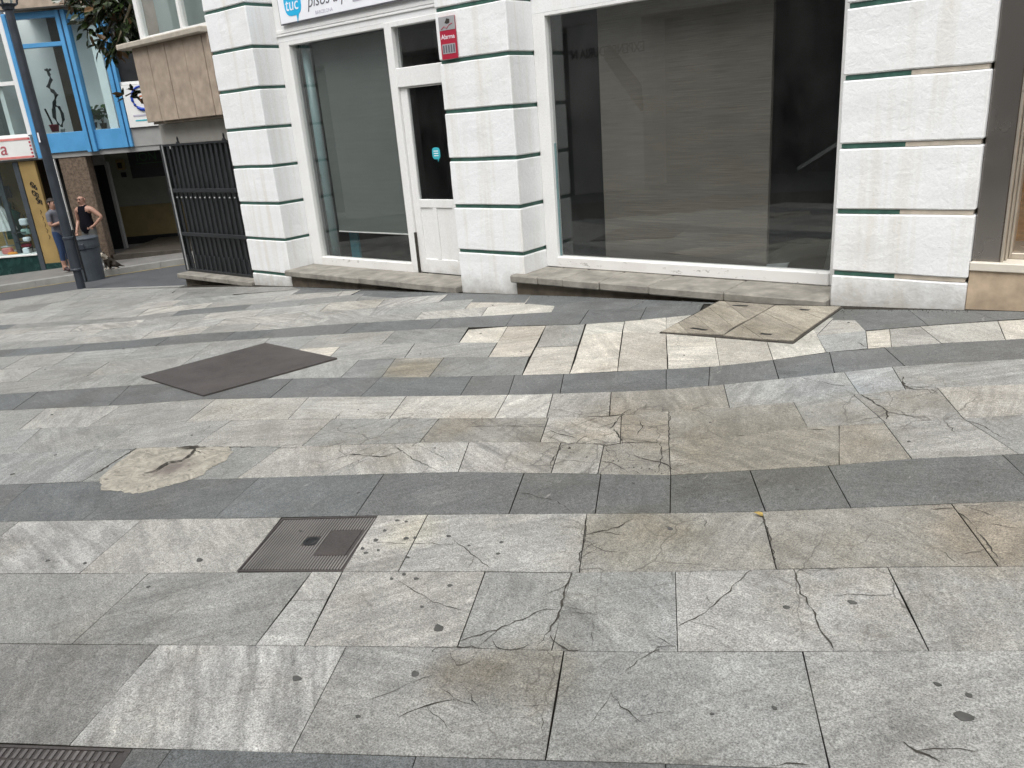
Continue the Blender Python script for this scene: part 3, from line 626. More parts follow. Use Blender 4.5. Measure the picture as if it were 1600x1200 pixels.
ribbed(((-260, 1153), (206, 1170), (62, 1390), (-470, 1370)), 'iron grating cut by the bottom left edge, rows of slanted slots', 40, [(.03+.1*i, .11+.1*i) for i in range(9)])
zt = lambda x, y: G(1020+x/5, 460+y/5)
cov = thing('access_cover', 'stone tiled access cover with four lift slots, raised beside the shop ledge', 'access cover', gp(zt(780, 220), 0))
crack([(276, 701.5), (290, 700.5), (322, 700)], 7, .011); crack([(214, 700.5), (186, 717), (150, 741)], 3); crack([(300, 699.5), (350, 698.8), (400, 698.8)], 2.2)
plate('tray', M_['crack'], cov, [zt(52, 303), zt(1098, 388), zt(1492, 100), zt(520, 51)], -.004, .006)
for q in (((65, 300), (200, 232), (275, 315)), ((200, 232), (318, 170), (505, 325), (275, 315)), ((318, 170), (430, 108), (632, 268), (550, 330), (505, 325)), ((430, 108), (520, 60), (560, 63), (745, 212), (632, 268)), ((560, 63), (950, 95), (745, 212)),
          ((550, 333), (692, 246), (860, 362)), ((692, 246), (860, 150), (1185, 305), (1095, 375), (860, 362)), ((860, 150), (953, 97), (1060, 98), (1330, 205), (1185, 305)), ((1060, 98), (1470, 105), (1330, 205))):
    P = [zt(*a) for a in q]; c = sum(P, Vector())/len(P)
    o = plate('stone_tile', M_['pave'], cov, [c.lerp(p, .985) for p in P], -.002, .0125)
    k = R.uniform(.85, 1.12); o.color = (.300*k, .272*k, .222*k, 1); o['vein'] = .8; o['vein_angle'] = .6
for x0, y0, x1, y1 in ((300, 275, 420, 292), (625, 97, 742, 102), (840, 320, 930, 326), (1148, 130, 1222, 135)):
    a, c = zt(x0, y0), zt(x1, y1); d = (c-a).normalized(); s = Vector((-d.y, d.x, 0))*.017
    plate('lift_slot', M_['black'], cov, [a-s, c-s, c+s, a+s], .008, .0135)
g = G(1184, 806); b = bmesh.new(); n = 8
pts = [(g.x+.021*math.cos(a), g.y+.010*math.sin(a)+.006*math.sin(2*a), gz(g.x)+.004+.01*abs(math.sin(a))) for a in [6.283*i/n for i in range(n)]]
prism(b, pts, (0, 0, .0015)); tag(mesh_obj('fallen_leaf', b, M_['dry']), 'curled yellow leaf caught in the joint below the dark band', 'leaf')

b = bmesh.new(); rg = random.Random(21)                          # crumbs of mortar and dirt swept against the walls
def crumbs(px0, py0, px1, py1, n, sp):
    for i in range(n):
        t = rg.random(); c = G(px0+(px1-px0)*t, py0+(py1-py0)*t+rg.expovariate(1/sp)); r = rg.uniform(.002, .007)*(1 if rg.random() < .95 else 2)
        q = [b.verts.new((c.x+r*rg.uniform(.5, 1)*math.cos(a), c.y+r*rg.uniform(.5, 1)*math.sin(a), gz(c.x)-.001)) for a in (0, 1.3, 2.6, 3.9, 5.1)]; top = b.verts.new((c.x, c.y, gz(c.x)+r*.7))
        for k in range(5): b.faces.new((q[k], q[(k+1) % 5], top))
crumbs(455, 448, 715, 457, 150, 1.2); crumbs(815, 459, 1290, 478, 260, 1.6); crumbs(1290, 478, 1515, 486, 170, 1.5); crumbs(1110, 474, 1320, 484, 120, 4); crumbs(860, 692, 1050, 742, 30, 3)
o = mesh_obj('grit', b, M_['crack']); o['kind'] = 'stuff'

# ------------------------------------------------------------------ the white shop
FY, RY, ZG, DZ = 6.30, 6.72, .03, .477
shop = thing('shop_building', 'white shop front with green grooved pillars and two big windows', 'building', (-5.4, 6.7, gz(-5.4)))
def pilaster(x0, x1, zb_, half=None):
    core = mesh_obj('pilaster', bx(bmesh.new(), x0+.028, x1-.028, FY+.028, RY+.3, zb_-.15, 3.4), M_['wall_s'], shop)
    ks = [k for k in range(-5, 7) if ZG+DZ*k > zb_+.05]; z = [zb_-.15] + [ZG+DZ*k for k in ks] + [3.4]
    for a, c in zip(z, z[1:]):
        b = bmesh.new(); z0 = a+(.019 if a > zb_ else 0); z1 = c-.019
        bx(b, x0, x1, FY, RY, z0, z1, .009)
        bmesh.ops.subdivide_edges(b, edges=[e for e in b.edges if e.calc_length() > .25], cuts=5, use_grid_fill=True)
        for v in b.verts:                                       # hand-dressed faces, not ruler-flat
            if v.co.y < FY+.02: v.co.y += .006*noise.noise(Vector((v.co.x*5, v.co.z*5, x0)))
            v.co.z += .004*noise.noise(Vector((v.co.x*3, v.co.z*9, 4+x0))); v.co.x += .003*noise.noise(Vector((v.co.z*6, x0, 1)))
        mesh_obj('stone_block', b, M_['wall'], core)
    for k in ks:
        zc = ZG+DZ*k
        if half is None: box('groove_band', M_['green'], core, x0+.016, x1-.016, FY+.016, RY-.004, zc-.0155, zc+.0155, 0)
        else:
            box('groove_band', M_['green'], core, x0+.016, half, FY+.016, RY-.004, zc-.0155, zc+.0155, 0)
            box('groove_band', M_['beige'], core, half+.001, x1-.016, FY+.016, RY-.004, zc-.0155, zc+.0155, 0)
pilaster(-9.87, -8.97, gz(-9.5)); pilaster(-5.86, -4.96, gz(-5.4)); pilaster(-1.895, -.953, gz(-1.4), -1.44)
# walls above and frames
FR = M_['frame']
wl = box('wall', M_['wall_s'], shop, -8.97, -5.86, 6.70, 7.0, 1.02, 3.4, .003); box('wall', M_['wall_s'], shop, -4.96, -1.895, 6.70, 7.0, .85, 3.4, .003)
box('moulding', FR, wl, -8.97, -5.86, 6.684, 6.70, 1.085, 1.11, .004); box('moulding', FR, wl, -8.97, -5.86, 6.69, 6.70, 1.12, 1.16, .003)
w1 = mesh_obj('window_frame', bx(bx(bx(bmesh.new(), -8.97, -8.765, 6.70, 6.80, -1.80, 1.02, .004), -7.02, -6.905, 6.69, 6.80, -1.80, 1.02, .005), -8.765, -7.02, 6.70, 6.80, .975, 1.02, .004), FR, shop)
box('sill', M_['peel'], w1, -8.765, -7.02, 6.69, 6.80, -1.80, -1.685, .006)
box('pane', M_['glass'], w1, -8.765, -7.02, 6.752, 6.760, -1.685, .975, 0)
tw = mesh_obj('transom_window', bx(bx(bx(bmesh.new(), -6.905, -5.86, 6.69, 6.80, .335, .54, .006), -6.905, -5.86, 6.69, 6.80, .965, 1.02, .004), -5.99, -5.86, 6.69, 6.80, .54, .965, .003), FR, shop)
box('pane', M_['glass'], tw, -6.905, -5.99, 6.75, 6.758, .54, .965, 0)
b = bmesh.new()
for x0, x1, z0, z1 in ((-6.905, -6.80, -1.79, .333), (-6.80, -6.02, .32, .333), (-6.02, -5.90, -1.79, .333), (-6.80, -6.02, -1.01, -.915), (-6.80, -6.02, -1.79, -1.62), (-6.60, -6.535, -1.62, -1.01), (-6.285, -6.22, -1.62, -1.01)):
    bx(b, x0, x1, 6.725, 6.775, z0, z1, .005)
dr = mesh_obj('door', b, FR, shop)
for x0, x1 in ((-6.80, -6.60), (-6.535, -6.285), (-6.22, -6.02)): box('door_panel', FR, dr, x0, x1, 6.742, 6.765, -1.62, -1.01, .0)
box('pane', M_['glass'], dr, -6.80, -6.02, 6.745, 6.753, -.915, .32, 0)
box('hinge_gap', M_['crack'], dr, -6.913, -6.899, 6.684, 6.722, -1.80, -1.30, .002)
w2 = mesh_obj('window_frame', bx(bx(bx(bmesh.new(), -4.96, -4.812, 6.70, 6.80, -1.60, .85, .004), -2.03, -1.895, 6.70, 6.80, -1.60, .85, .004), -4.812, -2.03, 6.70, 6.80, .82, .85, .004), FR, shop)
box('sill', M_['peel'], w2, -4.812, -2.03, 6.68, 6.80, -1.60, -1.49, .008)
box('pane', M_['glass'], w2, -4.812, -2.03, 6.752, 6.760, -1.49, .82, 0)
box('glass_edge', M_['teal'], w2, -4.812, -4.79, 6.742, 6.751, -1.49, -.35, .001)
# stone ledges
def ledge(xs, ztop, zb_):
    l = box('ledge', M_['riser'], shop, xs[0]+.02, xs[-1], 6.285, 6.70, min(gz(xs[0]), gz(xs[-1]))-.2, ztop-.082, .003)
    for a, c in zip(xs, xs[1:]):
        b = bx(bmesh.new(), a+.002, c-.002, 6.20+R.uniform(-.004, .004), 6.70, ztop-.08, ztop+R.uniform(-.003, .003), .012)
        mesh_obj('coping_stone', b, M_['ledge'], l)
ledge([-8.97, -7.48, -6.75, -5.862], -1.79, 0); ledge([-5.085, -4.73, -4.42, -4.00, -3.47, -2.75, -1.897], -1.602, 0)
# inside
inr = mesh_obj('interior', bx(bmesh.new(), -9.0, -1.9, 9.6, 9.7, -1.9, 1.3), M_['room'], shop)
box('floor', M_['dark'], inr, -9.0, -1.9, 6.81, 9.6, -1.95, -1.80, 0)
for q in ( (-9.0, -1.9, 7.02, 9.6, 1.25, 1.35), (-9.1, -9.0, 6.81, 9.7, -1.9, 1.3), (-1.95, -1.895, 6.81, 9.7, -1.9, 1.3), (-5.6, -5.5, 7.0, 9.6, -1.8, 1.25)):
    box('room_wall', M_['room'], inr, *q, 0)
bd = thing('roller_blind', 'grey roller blind hanging inside the left shop window', 'blind', (-7.9, 6.95, 1.0))
box('fabric', M_['blind'], bd, -8.62, -7.03, 6.945, 6.949, -1.37, .98, 0); box('bottom_bar', M_['pw'], bd, -8.62, -7.03, 6.938, 6.956, -1.385, -1.368, .003)
b = bmesh.new(); tube(b, [(-8.70, 6.90, -1.80), (-8.70, 6.90, 1.24)], .055, 16)
tag(mesh_obj('round_column', b, M_['teal'], None, smooth=True), 'pale teal round column just inside the left shop window', 'column')
tag(box('teal_board', M_['tealdk'], None, -8.62, -8.45, 7.1, 7.14, -1.80, -1.30), 'teal panel standing on the floor under the roller blind', 'panel')
tag(box('wooden_screen', M_['wood'], None, -4.41, -2.69, 7.0, 7.05, -1.80, 1.24, .003), 'tall grey wood grain screen behind the right shop window', 'screen')
b = bmesh.new(); tube(b, [(-2.62, 7.55, -.72), (-1.98, 7.25, -.36)], .022, 4)
tag(mesh_obj('plank', b, M_['lint2']), 'pale plank leaning in the dark right end of the right shop window', 'plank')
b = bmesh.new(); prism(b, [(-2.30, 7.3, -1.80), (-1.97, 7.3, -1.80), (-1.97, 7.42, .45), (-2.20, 7.42, .45), (-2.12, 7.36, -.6)], (0, .03, 0))
tag(mesh_obj('leaning_board', b, M_['room']), 'dark board leaning against the wall inside the right shop window', 'board')
b = bmesh.new(); prism(b, [(-2.70, 7.0, -1.80), (-2.35, 7.1, -1.80), (-2.40, 7.1, -1.72), (-2.55, 7.05, -1.62), (-2.50, 7.05, -1.50), (-2.72, 7.0, -1.52)], (0, .02, 0))
tag(mesh_obj('crumpled_sheet', b, M_['grey']), 'crumpled grey sheet on the floor beside the wooden screen', 'sheet')
tag(mesh_obj('shop_counter', bx(bmesh.new(), -4.9, -4.3, 8.6, 9.2, -1.8, -.7, .01), M_['dark']), 'dark counter deep inside behind the wooden screen', 'counter')
# signs on the white shop
sg = thing('shop_sign', 'long white shop sign with a blue speech bubble logo', 'sign', (-7.4, 6.68, 1.2))
box('board', M_['whitep'], sg, -8.785, -5.95, 6.65, 6.683, 1.215, 2.05, .003); box('frame_edge', M_['ink'], sg, -8.795, -5.94, 6.656, 6.682, 1.203, 1.2145, .0)
box('frame_edge', M_['ink'], sg, -8.7965, -8.7855, 6.656, 6.682, 1.216, 2.05, .0)
def bubble(cx, cz, r, y, th, mat, name, parent, tip):
    pts = []
    for i in range(22):
        a = 6.28318*i/22; pts.append((cx+r*math.copysign(abs(math.cos(a))**.62, math.cos(a)), y, cz+r*1.05*math.copysign(abs(math.sin(a))**.62, math.sin(a))))
        if tip and i == 17: pts.append((cx+r*.32, y, cz-r*1.55))
    return mesh_obj(name, prism(bmesh.new(), pts, (0, -th, 0)), mat, parent)
bubble(-8.50, 1.455, .165, 6.6495, .003, M_['cyan'], 'logo', sg, True)
mesh_obj('lettering', text_bm('tuc', .20, .001, .12, upright(-8.645, 6.6452, 1.345)), M_['whitep'], sg)
mesh_obj('lettering', text_bm('pisos a pie', .20, .001, .3, upright(-8.225, 6.649, 1.335)), M_['ink'], sg)
mesh_obj('lettering', text_bm('BARCELONA', .055, .001, 0, upright(-8.10, 6.649, 1.245)), M_['lilac'], sg)
box('print_block', M_['lilac'], sg, -7.42, -6.93, 6.6475, 6.6495, 1.29, 1.40, 0)
pl = thing('alarm_plaque', 'small red and silver alarm plaque on the middle pillar', 'plaque', (-5.69, 6.29, .53))
box('plate', M_['red'], pl, -5.80, -5.585, 6.283, 6.292, .525, .915, .002); box('silver_field', M_['silver'], pl, -5.799, -5.586, 6.281, 6.2825, .79, .914, 0); box('silver_field', M_['silver'], pl, -5.78, -5.605, 6.281, 6.2825, .575, .665, 0)
mesh_obj('lettering', text_bm('Alarma', .062, .0008, 0, upright(-5.692, 6.2815, .71), 'CENTER'), M_['whitep'], pl)
b = bmesh.new(); prism(b, [(-5.72, 6.2805, .855), (-5.69, 6.2805, .895), (-5.65, 6.2805, .885), (-5.655, 6.2805, .85), (-5.69, 6.2805, .845)], (0, -.001, 0)); mesh_obj('emblem', b, M_['crack'], pl)
b = bmesh.new(); tube(b, [(-5.77, 6.2803, .80), (-5.73, 6.2803, .825), (-5.70, 6.2803, .805), (-5.66, 6.2803, .835), (-5.62, 6.2803, .845)], .004, 5); mesh_obj('red_script', b, M_['red'], pl)
for i in range(5): box('dark_digit', M_['ink'], pl, -5.77+.034*i, -5.75+.034*i, 6.280, 6.2808, .585, .655, 0)
st = bubble(-6.46, -.40, .062, 6.7445, .002, M_['sticker'], 'sticker', None, True); tag(st, 'small teal speech bubble sticker on the glass door', 'sticker')
b = bmesh.new()
for i in range(3): bx(b, -6.495, -6.425, 6.7412, 6.7424, -.43+.025*i, -.42+.025*i)
o = mesh_obj('white_lines', b, M_['whitep'], st)

# ------------------------------------------------------------------ shop to the right
rs = thing('neighbour_shop', 'shop at the right edge with bronze metal jamb and beige marble base', 'building', (.6, 6.5, gz(.6)))
for x0, x1 in ((-.951, .15), (.153, 1.3), (1.303, 2.6)): box('marble_slab', M_['marble'], rs, x0, x1, 6.33, 6.6, gz(-.95)-.2, -1.33, .004)
box('sill', M_['cream'], rs, -.951, 2.6, 6.31, 6.75, -1.3295, -1.268, .006)
box('jamb', M_['bronze'], rs, -.95, -.775, 6.36, 6.75, -1.2675, 3.2, .008)
b = bmesh.new(); bx(b, -.774, -.758, 6.352, 6.5, -1.267, 3.2, .003); bx(b, -.756, -.744, 6.42, 6.56, -1.267, 3.2, .003); bx(b, -.742, -.728, 6.49, 6.64, -1.267, 3.2, .003); bx(b, -.728, 2.6, 6.49, 6.64, -1.267, -1.225, .004)
wf = mesh_obj('window_frame', b, M_['alu'], rs); box('pane', M_['glass'], wf, -.728, 2.6, 6.56, 6.566, -1.225, 3.1, 0)
box('wall', M_['greyw'], rs, -.951, 2.6, 6.4, 6.9, 3.2, 4.2, 0)
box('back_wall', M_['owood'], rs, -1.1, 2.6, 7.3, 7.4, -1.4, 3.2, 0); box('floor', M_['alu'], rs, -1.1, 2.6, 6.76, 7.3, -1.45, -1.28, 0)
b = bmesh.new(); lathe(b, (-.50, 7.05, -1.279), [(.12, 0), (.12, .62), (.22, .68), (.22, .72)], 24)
tag(mesh_obj('display_table', b, M_['owood']), 'round wood display stand with warm light put into its orange inside the shop at the right edge', 'display stand')

# ------------------------------------------------------------------ building to the left: bay, lintel, gate
lb = thing('bay_building', 'tan stone bay with white window between shop and far street', 'building', (-10.9, 6.8, gz(-10.9)))
bay = box('bay', M_['riser'], lb, -11.85, -9.875, 6.345, 7.6, .245, 1.245, .003)
xs = [-11.87, -11.435, -10.977, -10.494, -10.03, -9.872]
for a, c in zip(xs, xs[1:]): mesh_obj('stone_panel', bx(bmesh.new(), a+.009, c-.009, 6.295+R.uniform(-.003, .003), 6.344, .235, 1.246, .007), M_['tan'], bay)
box('drip_edge', M_['riser'], bay, -11.75, -9.872, 6.33, 7.5, .20, .234, .004)
b = bx(bmesh.new(), -12.11, -9.872, 6.20, 7.7, 1.248, 1.325, .012)
mesh_obj('cap_stone', b, M_['tan2'], bay)
b = bmesh.new()
for q in ((-11.62, -11.53, 1.327, 3.2), (-10.53, -10.47, 1.37, 3.2), (-11.53, -9.875, 1.327, 1.37)): bx(b, q[0], q[1], 6.33, 6.42, q[2], q[3], .004)
wf = mesh_obj('window_frame', b, FR, bay); box('pane', M_['glass'], wf, -11.53, -9.875, 6.37, 6.378, 1.37, 3.2, 0)
box('curtain_wall', simple('grey_green_curtain', (.22, .27, .26), .8, .1, 2, 0), bay, -11.55, -9.875, 6.6, 6.65, 1.33, 3.2, 0)
box('side_wall', M_['tan'], bay, -11.62, -11.54, 6.43, 7.6, 1.327, 3.2, 0)
box('lintel', M_['lint'], lb, -11.93, -9.70, 6.50, 7.2, -.09, .1985, .003)
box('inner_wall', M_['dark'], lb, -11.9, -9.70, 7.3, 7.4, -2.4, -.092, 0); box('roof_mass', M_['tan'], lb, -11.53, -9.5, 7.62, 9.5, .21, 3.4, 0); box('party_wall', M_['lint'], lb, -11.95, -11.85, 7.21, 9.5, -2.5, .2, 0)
lg = box('ledge', M_['riser'], lb, -11.86, -9.88, 6.36, 6.9, gz(-11.9)-.1, -2.10, .004)
for a, c in ((-11.9, -11.1), (-11.097, -10.45), (-10.447, -9.872)):
    b = bx(bmesh.new(), a, c, 6.25, 6.9, -2.098, -2.025, .010); mesh_obj('coping_stone', b, M_['ledge'], lg)
gt = thing('metal_gate', 'black iron gate with close upright bars left of the white pillar', 'gate', (-11.1, 6.5, -2.05))
X0, X1, NB = -11.90, -9.98, 15
for i in range(NB):
    x = X0+.09+(X1-X0-.10)*i/(NB-1)
    mesh_obj('bar', bx(bmesh.new(), x-.030, x+.030, 6.49, 6.515, -2.02, -.12, .005), M_['iron'], gt)
    mesh_obj('lower_bar', bx(bmesh.new(), x-.055, x-.025, 6.462, 6.482, -2.02, -1.76+R.uniform(-.01, .01), .004), M_['iron'], gt)
    b = bmesh.new(); lathe(b, (x+.02, 6.475, -.875), [(.010, -.012), (.014, 0), (.008, .012)], 6); mesh_obj('rivet', b, M_['ironlt'], gt)
for z in (-.77, -1.43): mesh_obj('rail', bx(bmesh.new(), X0-.05, X1+.02, 6.44, 6.461, z-.028, z+.028, .004), M_['iron'], gt)
mesh_obj('bottom_rail', bx(bmesh.new(), X0, X1, 6.46, 6.53, -2.024, -1.985, .004), M_['iron'], gt); mesh_obj('top_rail', bx(bmesh.new(), X0, X1, 6.47, 6.53, -.12, -.093, .003), M_['iron'], gt)
mesh_obj('gate_post', bx(bmesh.new(), X0-.075, X0, 6.46, 6.54, -2.02, -.093, .004), M_['iron'], gt)
b = bmesh.new(); tube(b, [(X0+.045, 6.44, -2.0), (X0+.045, 6.44, -.10)], .013, 8); mesh_obj('bright_rod', b, M_['ironlt'], gt)
mesh_obj('void_shade_sheet', bx(bmesh.new(), X0, X1, 6.62, 6.63, -2.02, -.093), M_['dark'], gt)  # dark sheet added to stand for the unlit void behind the bars
for x in (-11.47, -10.25):
    b = bmesh.new(); lathe(b, (x, 6.49, -.09), [(.035, 0), (.03, .02), (.012, .035), (.014, .07), (.004, .10)], 8); mesh_obj('finial', b, M_['iron'], gt)

# ------------------------------------------------------------------ far building (own street frame: u, v, z)
V0 = 20.0; S = 20/21
fb = thing('corner_building', 'far building with blue framed windows above a dark passage', 'building', FAR @ Vector((-9.5, 20.0, -2.9)), YAW)
def fbox(name, mat, parent, u0, u1, v0, v1, z0, z1, bev=.004, sc=S): return box(name, mat, parent, u0*sc, u1*sc, v0, v1, z0*sc, z1*sc, bev, FAR)
# upper left window and room
wf = mesh_obj('window_frame', bx(bx(bx(bmesh.new(), -11.58*S, -11.47*S, 19.93, 20.1, .34*S, 3.6*S, .006), -15*S, -11.58*S, 19.94, 20.08, 1.51*S, 1.60*S, .004), -15*S, -11.58*S, 19.94, 20.08, .30*S, .37*S, .004), FR, fb, FAR)
fbox('pane', M_['glass2'], wf, -15, -11.58, 20.0, 20.01, .37, 3.6, 0)
fbox('room', M_['room'], fb, -15, -11.5, 21.0, 21.1, -.2, 3.8, 0)
# blue bays
b = bmesh.new()
for u0, u1, z0, z1, y0 in ((-11.43, -11.33, -.24, 3.06, 19.86), (-11.31, -11.23, -.24, 3.06, 19.9), (-11.43, -10.0, 2.94, 3.08, 19.88), (-11.23, -10.16, 2.30, 2.40, 19.9), (-10.16, -10.06, -.18, 3.08, 19.85), (-10.02, -9.92, -.18, 3.08, 19.85), (-9.22, -9.12, -.14, 3.0, 19.85), (-9.10, -9.02, -.14, 3.0, 19.88), (-9.92, -9.22, 2.86, 3.0, 19.9)):
    bx(b, u0*S, u1*S, y0, 20.05, z0*S, z1*S, .006)
bf = mesh_obj('blue_frame', b, M_['blue'], fb, FAR)
for u0, u1 in ((-11.23, -10.16), (-9.92, -9.22)): fbox('spandrel_panel', M_['blue'], bf, u0, u1, 19.93, 19.99, -.14, .33, .006)
for u0, u1, z0, z1 in ((-11.23, -10.16, .335, 2.295), (-11.23, -10.16, 2.405, 2.935), (-9.92, -9.22, .335, 2.855)): fbox('pane', M_['glass2'], bf, u0, u1, 19.96, 19.97, z0, z1, 0)
fbox('dark_joint', M_['bluedk'], bf, -10.058, -10.022, 19.87, 20.0, -.18, 3.08, 0); fbox('dark_joint', M_['bluedk'], bf, -11.328, -11.312, 19.90, 20.0, -.24, 3.06, 0)
rm = fbox('window_room', M_['wroom'], fb, -11.4, -10.1, 20.85, 20.95, -.1, 3.2, 0, 1.0); fbox('brown_door', M_['brown'], rm, -10.27, -10.05, 20.62, 20.66, -.1, 3.1, 0, 1.0); fbox('inner_wall', M_['wroom'], rm, -10.048, -9.1, 20.63, 20.95, -.1, 3.2, 0, 1.0); fbox('side_wall', M_['wroom'], rm, -9.1, -8.9, 20.05, 21.4, -.1, 3.2, 0, 1.0); fbox('side_wall', M_['pw'], rm, -11.5, -11.4, 20.05, 21.4, -.1, 3.2, 0, 1.0)
fbox('floor_slab', M_['greyw'], fb, -16, -5.5, 19.98, 26, -.27, -.145, .005)
fbox('upper_slab', M_['tan'], fb, -11.35, -7.5, 19.6, 22, 3.12, 4.2, .006)
# to the right of the blue bays
fbox('wall', M_['greyw'], fb, -9.02, -6.0, 19.96, 20.3, -.144, .30, .003); fbox('wall', M_['greyw'], fb, -8.25, -6.0, 19.96, 20.3, .30, 4, .003)
fbox('dark_window', M_['black'], fb, -9.02, -8.25, 20.02, 20.1, .3, 3.12, 0); fbox('window_bar', FR, fb, -9.02, -8.25, 19.95, 20.01, 1.31, 1.38, .004)
# passage
fbox('granite_column', M_['gran'], fb, -11.02, -10.33, 20.0, 20.3, -3.2, -.28, .012); fbox('metal_trim', M_['pw'], fb, -11.19, -11.12, 19.98, 20.05, -2.1, -.28, .003); fbox('passage_shade_wall', M_['dark'], fb, -11.62, -10.6, 20.75, 20.85, -3.2, -.28, 0)  # the dark wall behind the column is added to close and darken the passage
k = 23/21
fbox('passage_wall', M_['passw'], fb, -10.3*k, -7.6*k, 23.0, 23.2, -1.585*k, .0, 0, 1.0); fbox('dado', M_['ochre'], fb, -10.3*k, -7.6*k, 22.97, 23.2, -2.36*k, -1.588*k, 0, 1.0); fbox('skirting', M_['black'], fb, -10.3*k, -7.6*k, 22.95, 23.2, -2.6*k, -2.363*k, 0, 1.0)  # wall and dado colours carry the shade of the passage
k = 21.9/21; d_ = fbox('passage_door', M_['black'], fb, -10.22*k, -9.90*k, 21.9, 22.0, -2.85*k, -.52*k, .006, 1.0); fbox('door_frame', M_['greyw'], d_, -9.895*k, -9.82*k, 21.88, 22.0, -2.8*k, -.45*k, .004, 1.0); fbox('over_door', M_['greyw'], d_, -10.3*k, -9.9*k, 21.9, 22.0, -.515*k, -.25*k, 0, 1.0)
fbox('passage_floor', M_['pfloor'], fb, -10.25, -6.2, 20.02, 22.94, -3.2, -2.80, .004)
# ground floor shop at far left
fbox('yellow_panel', M_['yel'], fb, -12.04, -11.63, 19.98, 20.08, -2.88, -.28, .005); fbox('yellow_base', M_['dgreen'], fb, -12.04, -11.63, 19.97, 20.1, -3.2, -2.883, .004)
sw = mesh_obj('shop_window', bx(bx(bmesh.new(), -12.17*S, -12.045*S, 19.95, 20.08, -3.2*S, -.28*S, .005), -12.9*S, -12.78*S, 20.3, 20.36, -2.6*S, -.28*S, .004), M_['bin'], fb, FAR)
fbox('pane', M_['glass2'], sw, -15, -12.17, 20.02, 20.03, -2.6, -.28, 0); fbox('stall_riser', M_['dgreen'], sw, -15, -12.17, 19.96, 20.4, -3.3, -2.645, .005); fbox('sill', M_['pw'], sw, -15, -12.165, 19.93, 20.1, -2.64, -2.60, .004)
fbox('display_floor', M_['pw'], sw, -15, -12.1, 20.1, 21.2, -2.68, -2.605, 0); fbox('back_panel', M_['yel'], sw, -15, -12.1, 21.2, 21.3, -2.6, -.28, 0); fbox('side_panel', M_['brown'], sw, -12.12, -12.06, 20.1, 21.2, -2.6, -.28, 0)
for i, (cu, cz) in enumerate(((-11.83, -.86), (-11.76, -.93), (-11.84, -1.06), (-11.77, -1.12), (-11.80, -1.26), (-11.73, -1.30))):
    b = bmesh.new(); c = Vector((cu*S, 19.972, cz*S)); r = .055 if i % 2 == 0 else .042       # ornamental upright writing
    tube(b, [c + Vector((r*.7*math.cos(a), 0, r*1.2*math.sin(a))) for a in [j*.62+i for j in range(9)]] + [c + Vector((-.02, 0, .05)), c + Vector((.025, 0, -.06))], .011, 5)
    mesh_obj('written_letter', b, M_['black'], fb, FAR)
for i in range(5):
    b = bmesh.new(); c = Vector(((-11.80+.012*i)*S, 19.974, (-1.5-.16*i)*S)); tube(b, [c, c+Vector((.02, 0, -.05)), c+Vector((-.01, 0, -.10))], .007, 5)
    mesh_obj('written_letter', b, M_['black'], fb, FAR)
# far signs
o = thing('fascia_sign', 'white fascia sign with red script letter and striped border, far left', 'sign', FAR @ Vector((-12.3, 19.9, -.2)), YAW)
fbox('board', M_['pw'], o, -15, -11.5, 19.86, 19.94, -.22, .31, .005)
for z0 in (-.20, .235): fbox('red_stripe', M_['pink'], o, -15, -11.56, 19.852, 19.859, z0, z0+.05, 0)
for i in range(6): fbox('edge_stripe', M_['red'], o, -11.56, -11.515, 19.852, 19.859, -.19+.085*i, -.15+.085*i, 0)
for i, ch in enumerate('a'): mesh_obj('lettering', text_bm(ch, .42, .003, .15, upright(-12.33*S, 19.855, -.08)), M_['pinkred'], o, FAR)
o = thing('window_sign', 'white sign with blue ring and orange letter below a dark window', 'sign', FAR @ Vector((-8.2, 19.95, .3)), YAW)
fbox('board', M_['pw'], o, -9.0, -8.28, 19.90, 19.95, .31, 1.30, .004)
b = bmesh.new(); c = Vector((-8.52*S, 19.893, .98*S)); tube(b, [c + Vector((.26*math.cos(a), 0, .26*math.sin(a))) for a in [1.6+j*.35 for j in range(13)]], [.02+.0025*j for j in range(13)], 6)
mesh_obj('blue_ring', b, simple('royal_blue', (.01, .05, .35), .4, .05, 5, 0), o, FAR)
mesh_obj('lettering', text_bm('a', .34, .002, 0, upright(-8.62*S, 19.895, .88*S)), simple('rust_orange', (.5, .12, .03), .5, .05, 5, 0), o, FAR)
fbox('grey_line', M_['lilac'], o, -8.85, -8.5, 19.894, 19.899, .56, .60, 0); fbox('blue_line', M_['sticker'], o, -8.82, -8.5, 19.894, 19.899, .45, .48, 0)
k = 21.4/21
o = thing('passage_sign', 'black sign board with dim green letters in the passage', 'sign', FAR @ Vector((-8.9*k, 21.4, -.9)), YAW)
box('board', M_['black'], o, -9.27*k, -8.0*k, 21.4, 21.48, -.91*k, -.17*k, .004, FAR)
mesh_obj('lettering', text_bm('ION', .30, .003, 0, upright(-9.08*k, 21.396, -.50*k)), simple('dim_green', (.02, .06, .025), .6, .1, 5, 0), o, FAR)
box('underline', simple('dull_green', (.025, .07, .03), .6, .1, 5, 0), o, -9.1*k, -8.2*k, 21.392, 21.398, -.57*k, -.55*k, 0, FAR)
k = 22.9/21
o = thing('wall_notice', 'small yellow and dark notice on the passage wall by the door', 'notice', FAR @ Vector((-9.6*k, 22.9, -.9)), YAW)
box('yellow_field', M_['ochre'], o, -9.62*k, -9.40*k, 22.94, 22.96, -.68*k, -.42*k, .002, FAR); box('dark_mark', M_['black'], o, -9.59*k, -9.48*k, 22.93, 22.938, -.64*k, -.50*k, 0, FAR); box('dark_mark', M_['black'], o, -9.55*k, -9.42*k, 22.93, 22.938, -.86*k, -.74*k, 0, FAR)

